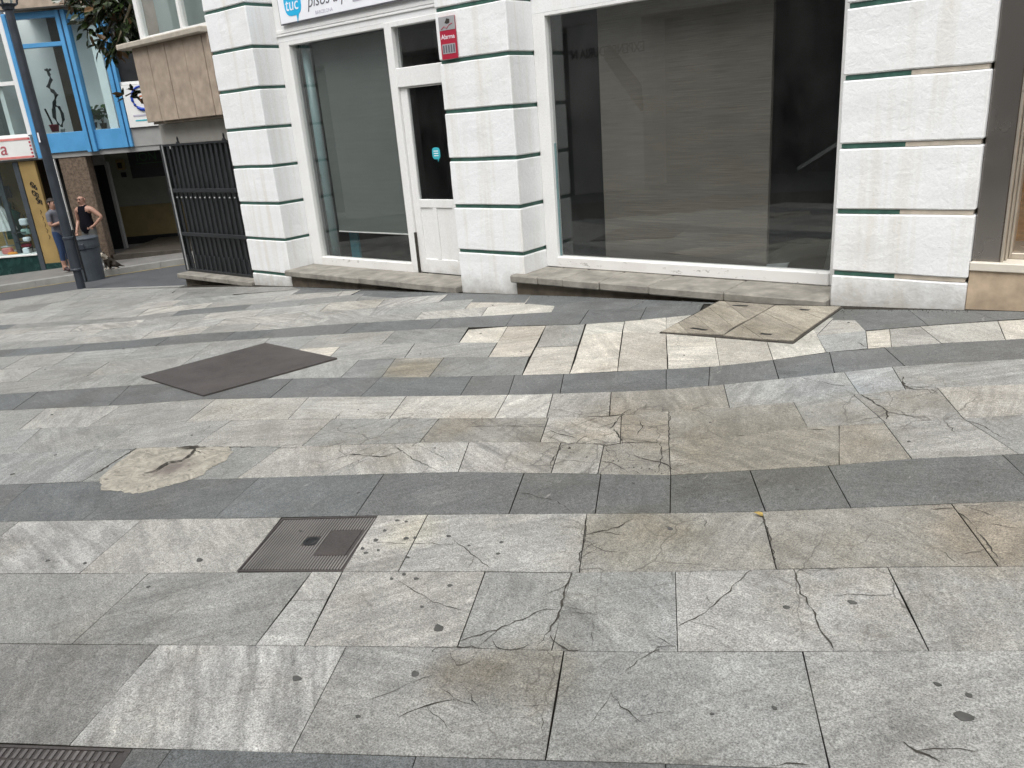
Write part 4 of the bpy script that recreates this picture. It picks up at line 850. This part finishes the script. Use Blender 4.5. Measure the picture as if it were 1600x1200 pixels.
# things in the blue window
def far_pt(px, py, v):
    d = ray(px, py); return d*(v/d.dot(W))
def fuv(px, py, v): q = far_pt(px, py, v); return Vector((q.dot(U), v, q.z))
def fpipe(pxs, v, rr, n=6):
    return tube(bmesh.new(), [fuv(x, y, v) for x, y in pxs], rr, n)
o = thing('branch_sculpture', 'black twisted branch sculpture standing in the blue window', 'sculpture', FAR @ fuv(88, 205, 20.5), YAW)
mesh_obj('stem', fpipe([(73, 107), (77, 117), (80, 124), (75, 136), (82, 142), (88, 148), (85, 160), (84, 172), (85, 183), (91, 194), (96, 197)], 20.4, [.02, .035, .04, .045, .05, .05, .045, .045, .04, .03, .02]), M_['black'], o, FAR)
mesh_obj('loop', fpipe([(86, 165), (92, 167), (97, 177), (99, 187), (96, 198)], 20.5, .035), M_['black'], o, FAR); mesh_obj('twig', fpipe([(70, 170), (76, 182), (82, 195)], 20.5, .022), M_['black'], o, FAR); mesh_obj('tip', fpipe([(70, 109), (75, 111), (79, 108)], 20.5, .025), M_['black'], o, FAR)
for px, py, h, r_, m, nm, lb_, ct in ((87, 206, .17, .11, M_['red'], 'flower_pot', 'red pot at the foot of the branch sculpture', 'pot'), (99, 207, .09, .055, M_['pw'], 'white_jar', 'small white jar beside the red pot on the blue sill', 'jar')):
    c = fuv(px, py, 20.45); b = bmesh.new(); lathe(b, c, [(r_*.7, 0), (r_, h*.9), (r_*1.08, h*.9), (r_*1.08, h), (r_*.8, h)], 14); tag(mesh_obj(nm, b, m, None, FAR, True), lb_, ct)
def leaf_mesh(l, w_):
    me = bpy.data.meshes.new('leaf'); b = bmesh.new()
    vv = [b.verts.new(p) for p in ((0, 0, 0), (l*.3, w_*.8, l*.05), (l*.65, w_*.75, l*.03), (l, 0, -l*.1), (l*.65, -w_*.75, l*.03), (l*.3, -w_*.8, l*.05), (l*.35, 0, -l*.02), (l*.68, 0, -l*.04))]
    for q in ((0, 6, 1), (1, 6, 7, 2), (2, 7, 3), (3, 7, 4), (4, 7, 6, 5), (5, 6, 0)): b.faces.new([vv[i] for i in q])
    r_ = bmesh.ops.solidify(b, geom=b.faces[:], thickness=.0015); b.to_mesh(me); b.free(); return me
def leaves(parent, me, mats, pts, rnd, inv):
    for p, d in pts:
        m = me[rnd.randrange(len(me))]
        o = bpy.data.objects.new('leaf', m); COL.objects.link(o); o.parent = parent; MW[o.name] = MW[parent.name]
        q = d.to_track_quat('X', 'Z'); rot = q.to_matrix().to_4x4() @ Matrix.Rotation(rnd.uniform(-1.2, 1.2), 4, 'X'); s = rnd.uniform(.75, 1.2)
        o.matrix_basis = inv @ (Matrix.Translation(p) @ rot @ Matrix.Scale(s, 4))
def mk_leaf(l, w_, mat):
    m = leaf_mesh(l, w_); m.materials.append(mat); return m
rp = random.Random(3)
for px, py, nl, spr, nm_l in ((148, 200, 20, .22, 'leafy green potted plant at the left of the second blue window'), (163, 201, 22, .24, 'leafy green potted plant in the middle of the second blue window'), (183, 199, 14, .16, 'small upright potted plant at the right of the second blue window')):
    c = FAR @ fuv(px, py, 20.35); o = thing('potted_plant', nm_l, 'plant', c, YAW)
    b = bmesh.new(); lathe(b, (0, 0, 0), [(.06, 0), (.085, .13), (.07, .13)], 10); b.transform(MW[o.name]); mesh_obj('pot', b, M_['brown'], o)
    b = bmesh.new(); pts = []
    for i in range(5):
        a = rp.uniform(0, 6.28); tip = c + Vector((spr*.7*math.cos(a), spr*.5*math.sin(a), rp.uniform(.18, .42))); tube(b, [c+Vector((0, 0, .1)), (c+tip)/2+Vector((0, 0, .08)), tip], .006, 5)
        for j in range(nl//5): pts.append((c.lerp(tip, rp.uniform(.6, 1))+Vector((0, 0, .08)), Vector((rp.uniform(-1, 1), rp.uniform(-1, 1), rp.uniform(-.3, .6))).normalized()))
    mesh_obj('stems', b, M_['bark'], o); leaves(o, [mk_leaf(.20, .075, M_['leafg'])], None, pts, rp, MW[o.name].inverted())
# things in the far shop window
o = thing('dressed_dummy', 'shop dummy in white blouse and pleated white skirt', 'mannequin', FAR @ fuv(14, 402, 20.55), YAW)
c = fuv(12, 385, 20.55); b = bmesh.new(); lathe(b, (c.x, c.y, c.z), [(.02, 0), (.02, .55)], 8); lathe(b, (c.x, c.y, c.z), [(.16, 0), (.15, .02), (.03, .03)], 12); mesh_obj('stand', b, M_['ironlt'], o, FAR)
b = bmesh.new(); n = 32; rings = []
for r_, z in ((.12, 1.02), (.17, .9), (.27, .62), (.34, .40)): rings.append([b.verts.new((c.x+(r_+(.018 if i % 2 else -.012)*(r_ > .15))*math.cos(6.283*i/n), c.y+.7*(r_+(.018 if i % 2 else -.012)*(r_ > .15))*math.sin(6.283*i/n), c.z+z)) for i in range(n)])
for r0, r1 in zip(rings, rings[1:]):
    for i in range(n): b.faces.new((r0[i], r0[(i+1) % n], r1[(i+1) % n], r1[i]))
b.faces.new(rings[0]); b.faces.new(rings[-1]); mesh_obj('skirt', b, M_['pw'], o, FAR)
b = bmesh.new(); lathe(b, (c.x, c.y, c.z), [(.12, 1.02), (.17, 1.16), (.19, 1.30), (.10, 1.38), (.05, 1.46)], 16); mesh_obj('blouse', b, M_['grey'], o, FAR)
c = fuv(26, 372, 20.8); b = bmesh.new(); lathe(b, c, [(.20, 0), (.18, .4), (.24, .62), (.10, .72), (.07, .74), (.10, .86), (.03, .95)], 14)
o = mesh_obj('garment_bust', b, M_['cgreen'], None, FAR, True); tag(o, 'dark green coat on a bust beside the white skirt', 'coat')
for i, (px, py, wd, ht, m, lbl) in enumerate(((39, 352, .20, .17, M_['whitep'], 'top white item on the shelf rack in the far shop window'), (42, 366, .22, .14, M_['pmint'], 'pale mint box on the rack under the top white item'), (43, 377, .17, .11, M_['whitep'], 'white item on the rack between the mint box and the red one'), (42, 386, .24, .10, M_['red'], 'red item on the rack in the far shop window'), (43, 396, .16, .15, M_['whitep'], 'white card at the bottom of the rack near the sill'), (14, 397, .26, .16, M_['pink'], 'pink folded cloth on the far window floor'), (22, 401, .24, .12, M_['orange'], 'orange folded cloth beside the pink one'), (32, 401, .2, .08, M_['whitep'], 'white folded cloth right of the orange one'), (3, 405, .2, .08, M_['whitep'], 'white cloth at the left end of the window floor'))):
    c = fuv(px, py, 20.3+.1*(i % 2)); b = bx(bmesh.new(), c.x-wd/2, c.x+wd/2, c.y-.07, c.y+.07, c.z, c.z+ht, .03)
    tag(mesh_obj('display_item', b, m, None, FAR), lbl, 'shop goods', 'goods shown in the far shop window')
b = bmesh.new(); c = fuv(46, 398, 20.45)
for du in (-.16, .12): bx(b, c.x+du, c.x+du+.02, c.y-.02, c.y, c.z-.06, c.z+1.0, .002)
for dz in (.0, .17, .35, .58): bx(b, c.x-.16, c.x+.14, c.y-.2, c.y, c.z+dz, c.z+dz+.015, .002)
tag(mesh_obj('shelf_rack', b, M_['black'], None, FAR), 'narrow black shelf rack in the far shop window', 'rack')
for px, py, wd, ht, m, lbl in ((8, 300, .28, .3, M_['black'], 'dark framed picture on the yellow back wall of the far shop'), (12, 322, .3, .2, M_['ochre'], 'ochre bag hanging in the far shop above the skirt')):
    c = fuv(px, py, 21.1); tag(mesh_obj('hanging_item', bx(bmesh.new(), c.x-wd/2, c.x+wd/2, c.y-.03, c.y+.03, c.z-ht/2, c.z+ht/2, .01), m, None, FAR), lbl, 'shop goods')

# ------------------------------------------------------------------ lamp post and bin
g = G(127, 448); lp = thing('lamp_post', 'dark slate lamp post with a lantern at the street corner', 'lamp post', g)
b = bmesh.new(); lathe(b, g, [(.078, -.03), (.076, .30), (.078, .33), (.112, .335), (.112, .36), (.102, .37), (.098, .93), (.108, .94), (.108, .975), (.088, .985), (.084, 2.4), (.068, 4.95)], 20); mesh_obj('pole', b, M_['post'], lp, smooth=False)
b = bmesh.new(); tube(b, [g+U*.135+Vector((0, 0, .10)), g+U*.13+Vector((0, 0, .8)), g+U*.118+Vector((0, 0, 1.1))], .018, 7); mesh_obj('hose', b, M_['black'], lp)
b = bmesh.new(); h = g+Vector((0, 0, 4.93)); lathe(b, h, [(.05, 0), (.10, .02), (.11, .07), (.16, .10)], 8); mesh_obj('lantern_base', b, M_['post'], lp)
b = bmesh.new()
for i in range(4):
    a = math.pi/4+math.pi/2*i; d = Vector((math.cos(a), math.sin(a), 0)); tube(b, [h+d*.16+Vector((0, 0, .10)), h+d*.36+Vector((0, 0, .85))], .018, 5)
    d2 = Vector((math.cos(a+math.pi/2), math.sin(a+math.pi/2), 0))
    for kz, kr in ((.10, .16), (.45, .253), (.85, .36)): tube(b, [h+d*kr+Vector((0, 0, kz)), h+d2*kr+Vector((0, 0, kz))], .016, 5)
lathe(b, h, [(.40, .86), (.38, .9), (.12, 1.2), (.03, 1.35)], 8); mesh_obj('lantern_cage', b, M_['post'], lp)
b = bmesh.new(); lathe(b, h, [(.10, .105), (.24, .84)], 4); mesh_obj('lantern_glass', b, M_['glass2'], lp)
q = far_pt(59, 215, 15.27); b = bmesh.new(); q = q + U*.02; bx(b, q.x-.03, q.x+.03, q.y-.004, q.y, q.z-.085, q.z+.085); mesh_obj('paper_tag', b, M_['whitep'], lp)
g = far_pt(147, 433.5, 17.75); g.z = gz(g.x)-.075; bn = thing('litter_bin', 'dark grey round litter bin with a domed rim on the street edge', 'bin', g)
b = bmesh.new(); lathe(b, g, [(.21, 0), (.225, .02), (.255, .72), (.25, .73)], 24); mesh_obj('body', b, M_['bin'], bn)
b = bmesh.new(); lathe(b, g, [(.25, .731), (.275, .74), (.28, .80), (.272, .93), (.285, .935), (.285, .955), (.24, .985), (.05, .99)], 24); mesh_obj('hood', b, M_['bin'], bn)
b = bmesh.new(); c = g - W*.268; bx(b, -.10, .10, -.012, .02, .72, .86, .02); b.transform(Matrix.Translation(c) @ Matrix.Rotation(YAW, 4, 'Z')); mesh_obj('ash_plate', b, M_['post'], bn)

# ------------------------------------------------------------------ people and dog
def skin_figure(name, nodes, edges, mats, parent, mw, sub=2):
    """nodes: id -> (pos, (rx, ry)); edges: (a, b, material index)"""
    ids = list(nodes); me = bpy.data.meshes.new(name)
    me.from_pydata([nodes[i][0] for i in ids], [(ids.index(a), ids.index(c)) for a, c, _ in edges], [])
    o = bpy.data.objects.new(name, me); COL.objects.link(o)
    o.modifiers.new('s', 'SKIN'); 
    if not me.skin_vertices: 
        bpy.context.view_layer.objects.active = o
    sv = me.skin_vertices[0].data
    for i, k in enumerate(ids): sv[i].radius = nodes[k][1]; sv[i].use_root = (i == 0)
    m = o.modifiers.new('u', 'SUBSURF'); m.levels = sub; m.render_levels = sub
    bpy.context.view_layer.update()
    nm = bpy.data.meshes.new_from_object(o.evaluated_get(bpy.context.evaluated_depsgraph_get())); bpy.data.objects.remove(o)
    seg = [(Vector(nodes[a][0]), Vector(nodes[c][0]), mi, max(nodes[a][1][0]+nodes[c][1][0], .02)/2) for a, c, mi in edges]
    for mt in mats: nm.materials.append(mt)
    for p in nm.polygons:
        p.use_smooth = True; best = 1e9
        for a, c, mi, r_ in seg:
            d = c-a; t = max(0, min(1, (p.center-a).dot(d)/max(d.length_squared, 1e-9))); q = (p.center-a-d*t).length/r_
            if q < best: best = q; p.material_index = mi
    nm.name = name; o = bpy.data.objects.new(name, nm); COL.objects.link(o); o.parent = parent; MW[o.name] = mw
    return o
def hand(nodes, edges, w_, h, tag_, mi, curl):
    w_, h = Vector(w_), Vector(h); d = (h-w_).normalized(); s = d.cross(Vector(curl)).normalized(); c = Vector(curl).normalized()
    nodes['h'+tag_] = (h, (.032, .02)); edges.append(('w'+tag_, 'h'+tag_, mi))
    for i in range(4):
        a = h+d*.035+s*(.027-.018*i); nodes['f%d%s' % (i, tag_)] = (a, (.010, .010)); e = a+d*(.035+(.008 if i in (1, 2) else 0))+c*.02; nodes['g%d%s' % (i, tag_)] = (e, (.008, .008))
        edges += [('h'+tag_, 'f%d%s' % (i, tag_), mi), ('f%d%s' % (i, tag_), 'g%d%s' % (i, tag_), mi)]
    a = h+s*.05+d*.0+c*.01; nodes['t'+tag_] = (a, (.011, .011)); edges.append(('h'+tag_, 't'+tag_, mi))
def person(label, loc, rz, arms, mats, lower, scale=1.0, stance=.12, lean=0.0, bald=False, lens=False):
    t = thing('person', label, 'person', loc, rz)
    SK, TP, LG, SH = 0, 1, 2, 3
    N = {'pelvis': ((0, 0, .93), (.155, .125)), 'belly': ((0, -.02, 1.08), (.165, .145)), 'chest': ((0, 0, 1.28), (.175, .125)), 'up': ((0, .01, 1.41), (.13, .10)), 'neck': ((0, .0, 1.50), (.058, .058)), 'jaw': ((0, -.015, 1.575), (.068, .078)), 'head': ((0, -.005, 1.645), (.078, .095)), 'top': ((0, .005, 1.705), (.06, .07)), 'nose': ((0, -.115, 1.605), (.012, .012))}
    E_ = [('pelvis', 'belly', TP), ('belly', 'chest', TP), ('chest', 'up', TP), ('up', 'neck', SK), ('neck', 'jaw', SK), ('jaw', 'head', SK), ('head', 'top', SK), ('jaw', 'nose', SK)]
    for s, tg in ((1, 'R'), (-1, 'L')):
        sh, el, wr, ha, curl, sleeve = arms[tg]
        N['s'+tg] = (sh, (.068, .068)); N['e'+tg] = (el, (.048, .048)); N['w'+tg] = (wr, (.033, .033))
        mid = tuple(Vector(sh).lerp(Vector(el), .55)); N['m'+tg] = (mid, (.058, .058))
        E_ += [('up', 's'+tg, TP if sleeve else SK), ('s'+tg, 'm'+tg, TP if sleeve else SK), ('m'+tg, 'e'+tg, SK), ('e'+tg, 'w'+tg, SK)]
        hand(N, E_, wr, ha, tg, SK, curl)
        x = s*stance*.75
        N['hip'+tg] = ((s*.095, 0, .86), (.10, .11)); N['kn'+tg] = ((x*1.0+s*.015, -.02, .49), (.068, .072)); N['ca'+tg] = ((x+s*.02, .01, .33), (.058, .06)); N['an'+tg] = ((x+s*.025, .02, .10), (.042, .046)); N['to'+tg] = ((x+s*.045, -.15, .045), (.045, .035)); N['he'+tg] = ((x+s*.025, .055, .045), (.04, .035))
        E_ += [('pelvis', 'hip'+tg, LG), ('hip'+tg, 'kn'+tg, LG), ('kn'+tg, 'ca'+tg, LG), ('ca'+tg, 'an'+tg, lower), ('an'+tg, 'to'+tg, SH), ('an'+tg, 'he'+tg, SH)]
    if scale != 1: N = {k: (tuple(Vector(p)*scale), (r_[0]*scale, r_[1]*scale)) for k, (p, r_) in N.items()}
    skin_figure('body', N, E_, mats, t, MW[t.name])
    def part(nm, b, m): b.transform(MW[t.name]); return mesh_obj(nm, b, m, t, smooth=True)
    z = 1.645*scale
    for s in (1, -1):
        b = bmesh.new(); bmesh.ops.create_uvsphere(b, u_segments=8, v_segments=6, radius=.012); b.transform(Matrix.Translation((s*.034*scale, -.097*scale, z-.005))); part('eye', b, M_['hair'])
        b = bmesh.new(); bmesh.ops.create_uvsphere(b, u_segments=8, v_segments=6, radius=.03); b.transform(Matrix.Translation((s*.088*scale, .01, z-.02)) @ Matrix.Diagonal((.35, .7, 1.1, 1))); part('ear', b, M_['skin'])
    b = bx(bmesh.new(), -.024*scale, .024*scale, -.098*scale, -.08*scale, 1.563*scale, 1.574*scale, .003); part('mouth', b, M_['shoe_d'])
    if not bald:
        b = bmesh.new(); bmesh.ops.create_uvsphere(b, u_segments=14, v_segments=10, radius=.105*scale)
        for v in b.verts: v.co = Vector((v.co.x*.88, v.co.y*1.06+.012, max(v.co.z*.95, -.035 if v.co.y > -.02 else .03))) + Vector((0, 0, z+.012))
        part('hair', b, M_['hair'])
    if lens:
        b = bmesh.new()
        for s in (1, -1): tube(b, [(s*.036+.025*math.cos(a), -.108*scale, z-.002+.020*math.sin(a)) for a in [i*.7 for i in range(10)]], .004, 5)
        tube(b, [(-.085, .0, z+.005), (-.065, -.10*scale, z+.002)], .004, 5); tube(b, [(.085, .0, z+.005), (.065, -.10*scale, z+.002)], .004, 5); part('glasses', b, M_['black'])
    return t
pm = GS(154, 419)
A2 = {'R': ((.20, .01, 1.40), (.40, .05, 1.20), (.20, -.03, 1.02), (.15, -.06, .99), (-1, -.3, 0), False), 'L': ((-.20, .01, 1.40), (-.28, .06, 1.14), (-.24, -.10, .95), (-.235, -.13, .88), (0, -1, .2), False)}
person('bald man in a black vest with one hand on his hip beside the bin', pm, YAW-.25, A2, [M_['skin'], M_['tank'], M_['trou'], M_['shoe_w']], 2, 1.0, .15, bald=True, lens=True)
pm = GS(109, 424)
A1 = {'R': ((.20, -.01, 1.40), (.25, -.06, 1.14), (.02, -.21, 1.13), (-.05, -.225, 1.14), (0, -.3, -1), True), 'L': ((-.20, -.01, 1.40), (-.25, -.06, 1.13), (-.02, -.23, 1.20), (.05, -.235, 1.21), (0, -.3, -1), True)}
person('man in grey T-shirt and rolled blue jeans with folded arms behind the lamp post', pm, YAW+rad(72), A1, [M_['skin'], M_['tee'], M_['jean'], M_['shoe_d']], 0, 1.0, .10)
pd = GS(173, 421)
t = thing('dog', 'small dark dog with a pale head sitting beside the bin', 'dog', pd, YAW-.3)
N = {'rump': ((.05, .12, .11), (.075, .085)), 'back': ((.02, .04, .19), (.07, .075)), 'chest': ((0, -.06, .24), (.065, .07)), 'neck': ((0, -.10, .32), (.042, .045)), 'skull': ((0, -.13, .375), (.05, .05)), 'muz': ((0, -.20, .355), (.024, .022)), 'earR': ((.035, -.11, .44), (.014, .01)), 'earL': ((-.035, -.11, .44), (.014, .01)), 'tail': ((.12, .22, .05), (.018, .018)), 'tail2': ((.22, .22, .03), (.01, .01))}
E_ = [('rump', 'back', 0), ('back', 'chest', 0), ('chest', 'neck', 1), ('neck', 'skull', 1), ('skull', 'muz', 1), ('skull', 'earR', 0), ('skull', 'earL', 0), ('rump', 'tail', 0), ('tail', 'tail2', 0)]
for s, k in ((1, 'R'), (-1, 'L')):
    N['el'+k] = ((s*.045, -.07, .15), (.026, .03)); N['wr'+k] = ((s*.045, -.09, .06), (.018, .02)); N['pw'+k] = ((s*.048, -.115, .018), (.02, .016)); N['kn'+k] = ((s*.10+.04, .0, .10), (.035, .04)); N['hk'+k] = ((s*.10+.04, .10, .03), (.02, .022)); N['hp'+k] = ((s*.10+.04, -.02, .018), (.02, .016))
    E_ += [('chest', 'el'+k, 0), ('el'+k, 'wr'+k, 0), ('wr'+k, 'pw'+k, 1), ('rump', 'kn'+k, 0), ('kn'+k, 'hk'+k, 0), ('hk'+k, 'hp'+k, 1)]
skin_figure('body', N, E_, [M_['dogd'], M_['dogl']], t, MW[t.name])
for s in (1, -1):
    b = bmesh.new(); bmesh.ops.create_uvsphere(b, u_segments=6, v_segments=5, radius=.009); b.transform(MW[t.name] @ Matrix.Translation((s*.024, -.172, .388))); mesh_obj('eye', b, M_['black'], t)
b = bmesh.new(); bmesh.ops.create_uvsphere(b, u_segments=6, v_segments=5, radius=.012); b.transform(MW[t.name] @ Matrix.Translation((0, -.224, .362))); mesh_obj('nose', b, M_['black'], t)

# ------------------------------------------------------------------ hanging boughs of the street tree at the corner
rt = random.Random(11)
lm = [mk_leaf(.21, .052, M_['leaf']), mk_leaf(.18, .046, M_['leaf']), mk_leaf(.18, .048, M_['leaf2']), mk_leaf(.22, .055, M_['leaf']), mk_leaf(.19, .05, M_['leaf'])]
base = far_pt(235, -150, 13.9)
tr = thing('tree_bough', 'drooping bough of glossy dark green leaves hanging over the street', 'tree', base)
b = bmesh.new(); pts = []
def bough(pxs, v, r0, nl, spread):
    P = [far_pt(x, y, v+rt.uniform(-.25, .25)) for x, y in pxs]; tube(b, P, [max(.006, r0*(1-.8*i/(len(P)-1))) for i in range(len(P))], 6)
    for i in range(nl):
        k = rt.uniform(.40, 1)*(len(P)-1); j = min(int(k), len(P)-2); p = P[j].lerp(P[j+1], k-j); d = (P[j+1]-P[j]).normalized()
        off = Vector((rt.uniform(-1, 1), rt.uniform(-1, 1), rt.uniform(-.9, .5))).normalized()
        pts.append((p + off*rt.uniform(0, spread), (off*.9 + d*.7 + Vector((0, 0, -.25))).normalized()))
bough([(235, -150), (190, -80), (150, -20), (125, 0), (106, 8)], 13.9, .05, 44, .14)
bough([(235, -150), (200, -60), (170, 0), (148, 28), (135, 45), (142, 58)], 13.7, .04, 34, .12)
bough([(235, -150), (215, -50), (190, 10), (172, 40), (165, 62), (156, 72)], 14.1, .04, 38, .14)
bough([(235, -150), (220, -40), (200, 20), (188, 55), (180, 75), (174, 92)], 13.9, .035, 44, .13)
bough([(235, -150), (225, -40), (215, 20), (206, 45), (200, 62)], 14.3, .035, 42, .15)
bough([(235, -150), (230, -30), (222, 30), (214, 60), (210, 72)], 14.6, .03, 30, .14)
bough([(190, -80), (180, -20), (160, 10), (130, 20)], 14.0, .03, 36, .15)
bough([(215, -50), (200, -10), (185, 12), (205, 30)], 14.0, .03, 30, .16)
mesh_obj('branches', b, M_['bark'], tr); leaves(tr, lm, None, pts, rt, MW[tr.name].inverted())
b = bmesh.new()                                                 # the crowded inner foliage, past counting
for i in range(620):
    t_ = rt.random(); px = 106+102*t_+rt.gauss(0, 6); p = far_pt(px, rt.uniform(-70, 10+62*t_**1.5+rt.gauss(0, 5)), 14.2+rt.uniform(-.4, .7))
    x = Vector((rt.uniform(-1, 1), rt.uniform(-1, 1), rt.uniform(-1, .4))).normalized(); y = x.orthogonal().normalized(); y = y*math.cos(i)+x.cross(y)*math.sin(i); zz = x.cross(y); l, w_ = rt.uniform(.15, .21), .045
    vv = [b.verts.new(p+q) for q in (Vector(), x*l*.4+y*w_+zz*.01, x*l, x*l*.4-y*w_+zz*.01)]; b.faces.new((vv[0], vv[1], vv[2])).material_index = i % 6 == 0; b.faces.new((vv[0], vv[2], vv[3])).material_index = i % 6 == 0
o = mesh_obj('foliage', b, None, tr, mats=[M_['leaf'], M_['leaf2']]); o['kind'] = 'stuff'
b = bmesh.new(); q1 = far_pt(215, 140, 15.0)
t2 = thing('tree_twig', 'short leafy twig in front of the blue ring sign', 'tree', q1); P = [far_pt(x, y, 15.0) for x, y in ((222, 158), (214, 150), (204, 146), (196, 150))]
tube(b, P, .012, 5); mesh_obj('branches', b, M_['bark'], t2); pts = [(P[i % 4] + Vector((rt.uniform(-.08, .08), 0, rt.uniform(-.06, .08))), Vector((rt.uniform(-1, 1), rt.uniform(-1, 1), rt.uniform(-.4, .7))).normalized()) for i in range(16)]
leaves(t2, lm, None, pts, rt, MW[t2.name].inverted())

# ------------------------------------------------------------------ buildings across the way, behind the camera: they show as reflections in the panes
ob = thing('facing_building', 'grey stone building behind the viewer, seen as a reflection in the shop windows', 'building', (-12, -5.2, gz(-12)))
OY = -5.0; wy = box('wall', M_['stonef'], ob, -30, 12, OY-3, OY, 1.9, 6.4, .01)
for x0, x1 in ((-30, -26), (-22.5, -19.5), (-16.3, -15.2), (-12.6, -10.4), (-3.3, -1.2), (2, 3), (7, 12)): box('pier', M_['stonef'], ob, x0, x1, OY-3, OY-.002, -3.2, 1.898, .01)
box('dark_shop', M_['dark'], ob, -30, 12, OY-3.2, OY-1.2, -3.2, 1.89, 0)
for x in (-27, -21, -15, -9, -3, 3): box('upper_window', M_['dark'], wy, x-.7, x+.7, OY-.04, OY+.01, 3.4, 5.6, 0); box('cornice', M_['stonef'], wy, x-.95, x+.95, OY, OY+.12, 5.65, 5.8, .01)
b = bmesh.new(); rf = random.Random(5)
for i in range(40):
    for j in range(7):
        x = -30+1.05*i+(j % 2)*.5; z = 1.95+.62*j
        if any(abs(x+.5-q) < 1.35 and z > 2.9 and z < 5.9 for q in (-27, -21, -15, -9, -3, 3)): continue
        if 2.7 < z < 3.2 and -16 < x < -9: continue
        bx(b, x, x+1.03, OY-.02, OY+.006+rf.uniform(0, .012), z, z+.605)
o = mesh_obj('cladding', b, M_['stonef'], wy); o['kind'] = 'stuff'
def refl(px, py): d = ray(px, py); q = d*((2*6.756-OY)/d.y); return Vector((q.x, OY, q.z))
a, c = refl(1008, 66), refl(880, 93)
hgt = .34; t_ = text_bm('EXPENDEDURIA Nº 2', hgt, .012, 0, ID); xs_ = [v.co.x for v in t_.verts]; kx = abs(a.x-c.x)/(max(xs_)-min(xs_))
t_.transform(upright(a.x, OY+.02, (a.z+c.z)/2-hgt*.35, True) @ Matrix.Diagonal((kx, 1, 1, 1))); mesh_obj('lettering', t_, M_['black'], wy)
a = refl(1000, 120); b = bmesh.new(); prism(b, [(a.x-.9, OY+.2, a.z+.5), (a.x-.3, OY+1.0, a.z+.75), (a.x+.5, OY+1.0, a.z-.2), (a.x+.1, OY+.2, a.z-.8)], (.1, 0, 0))
mesh_obj('banner', b, M_['brown'], wy)
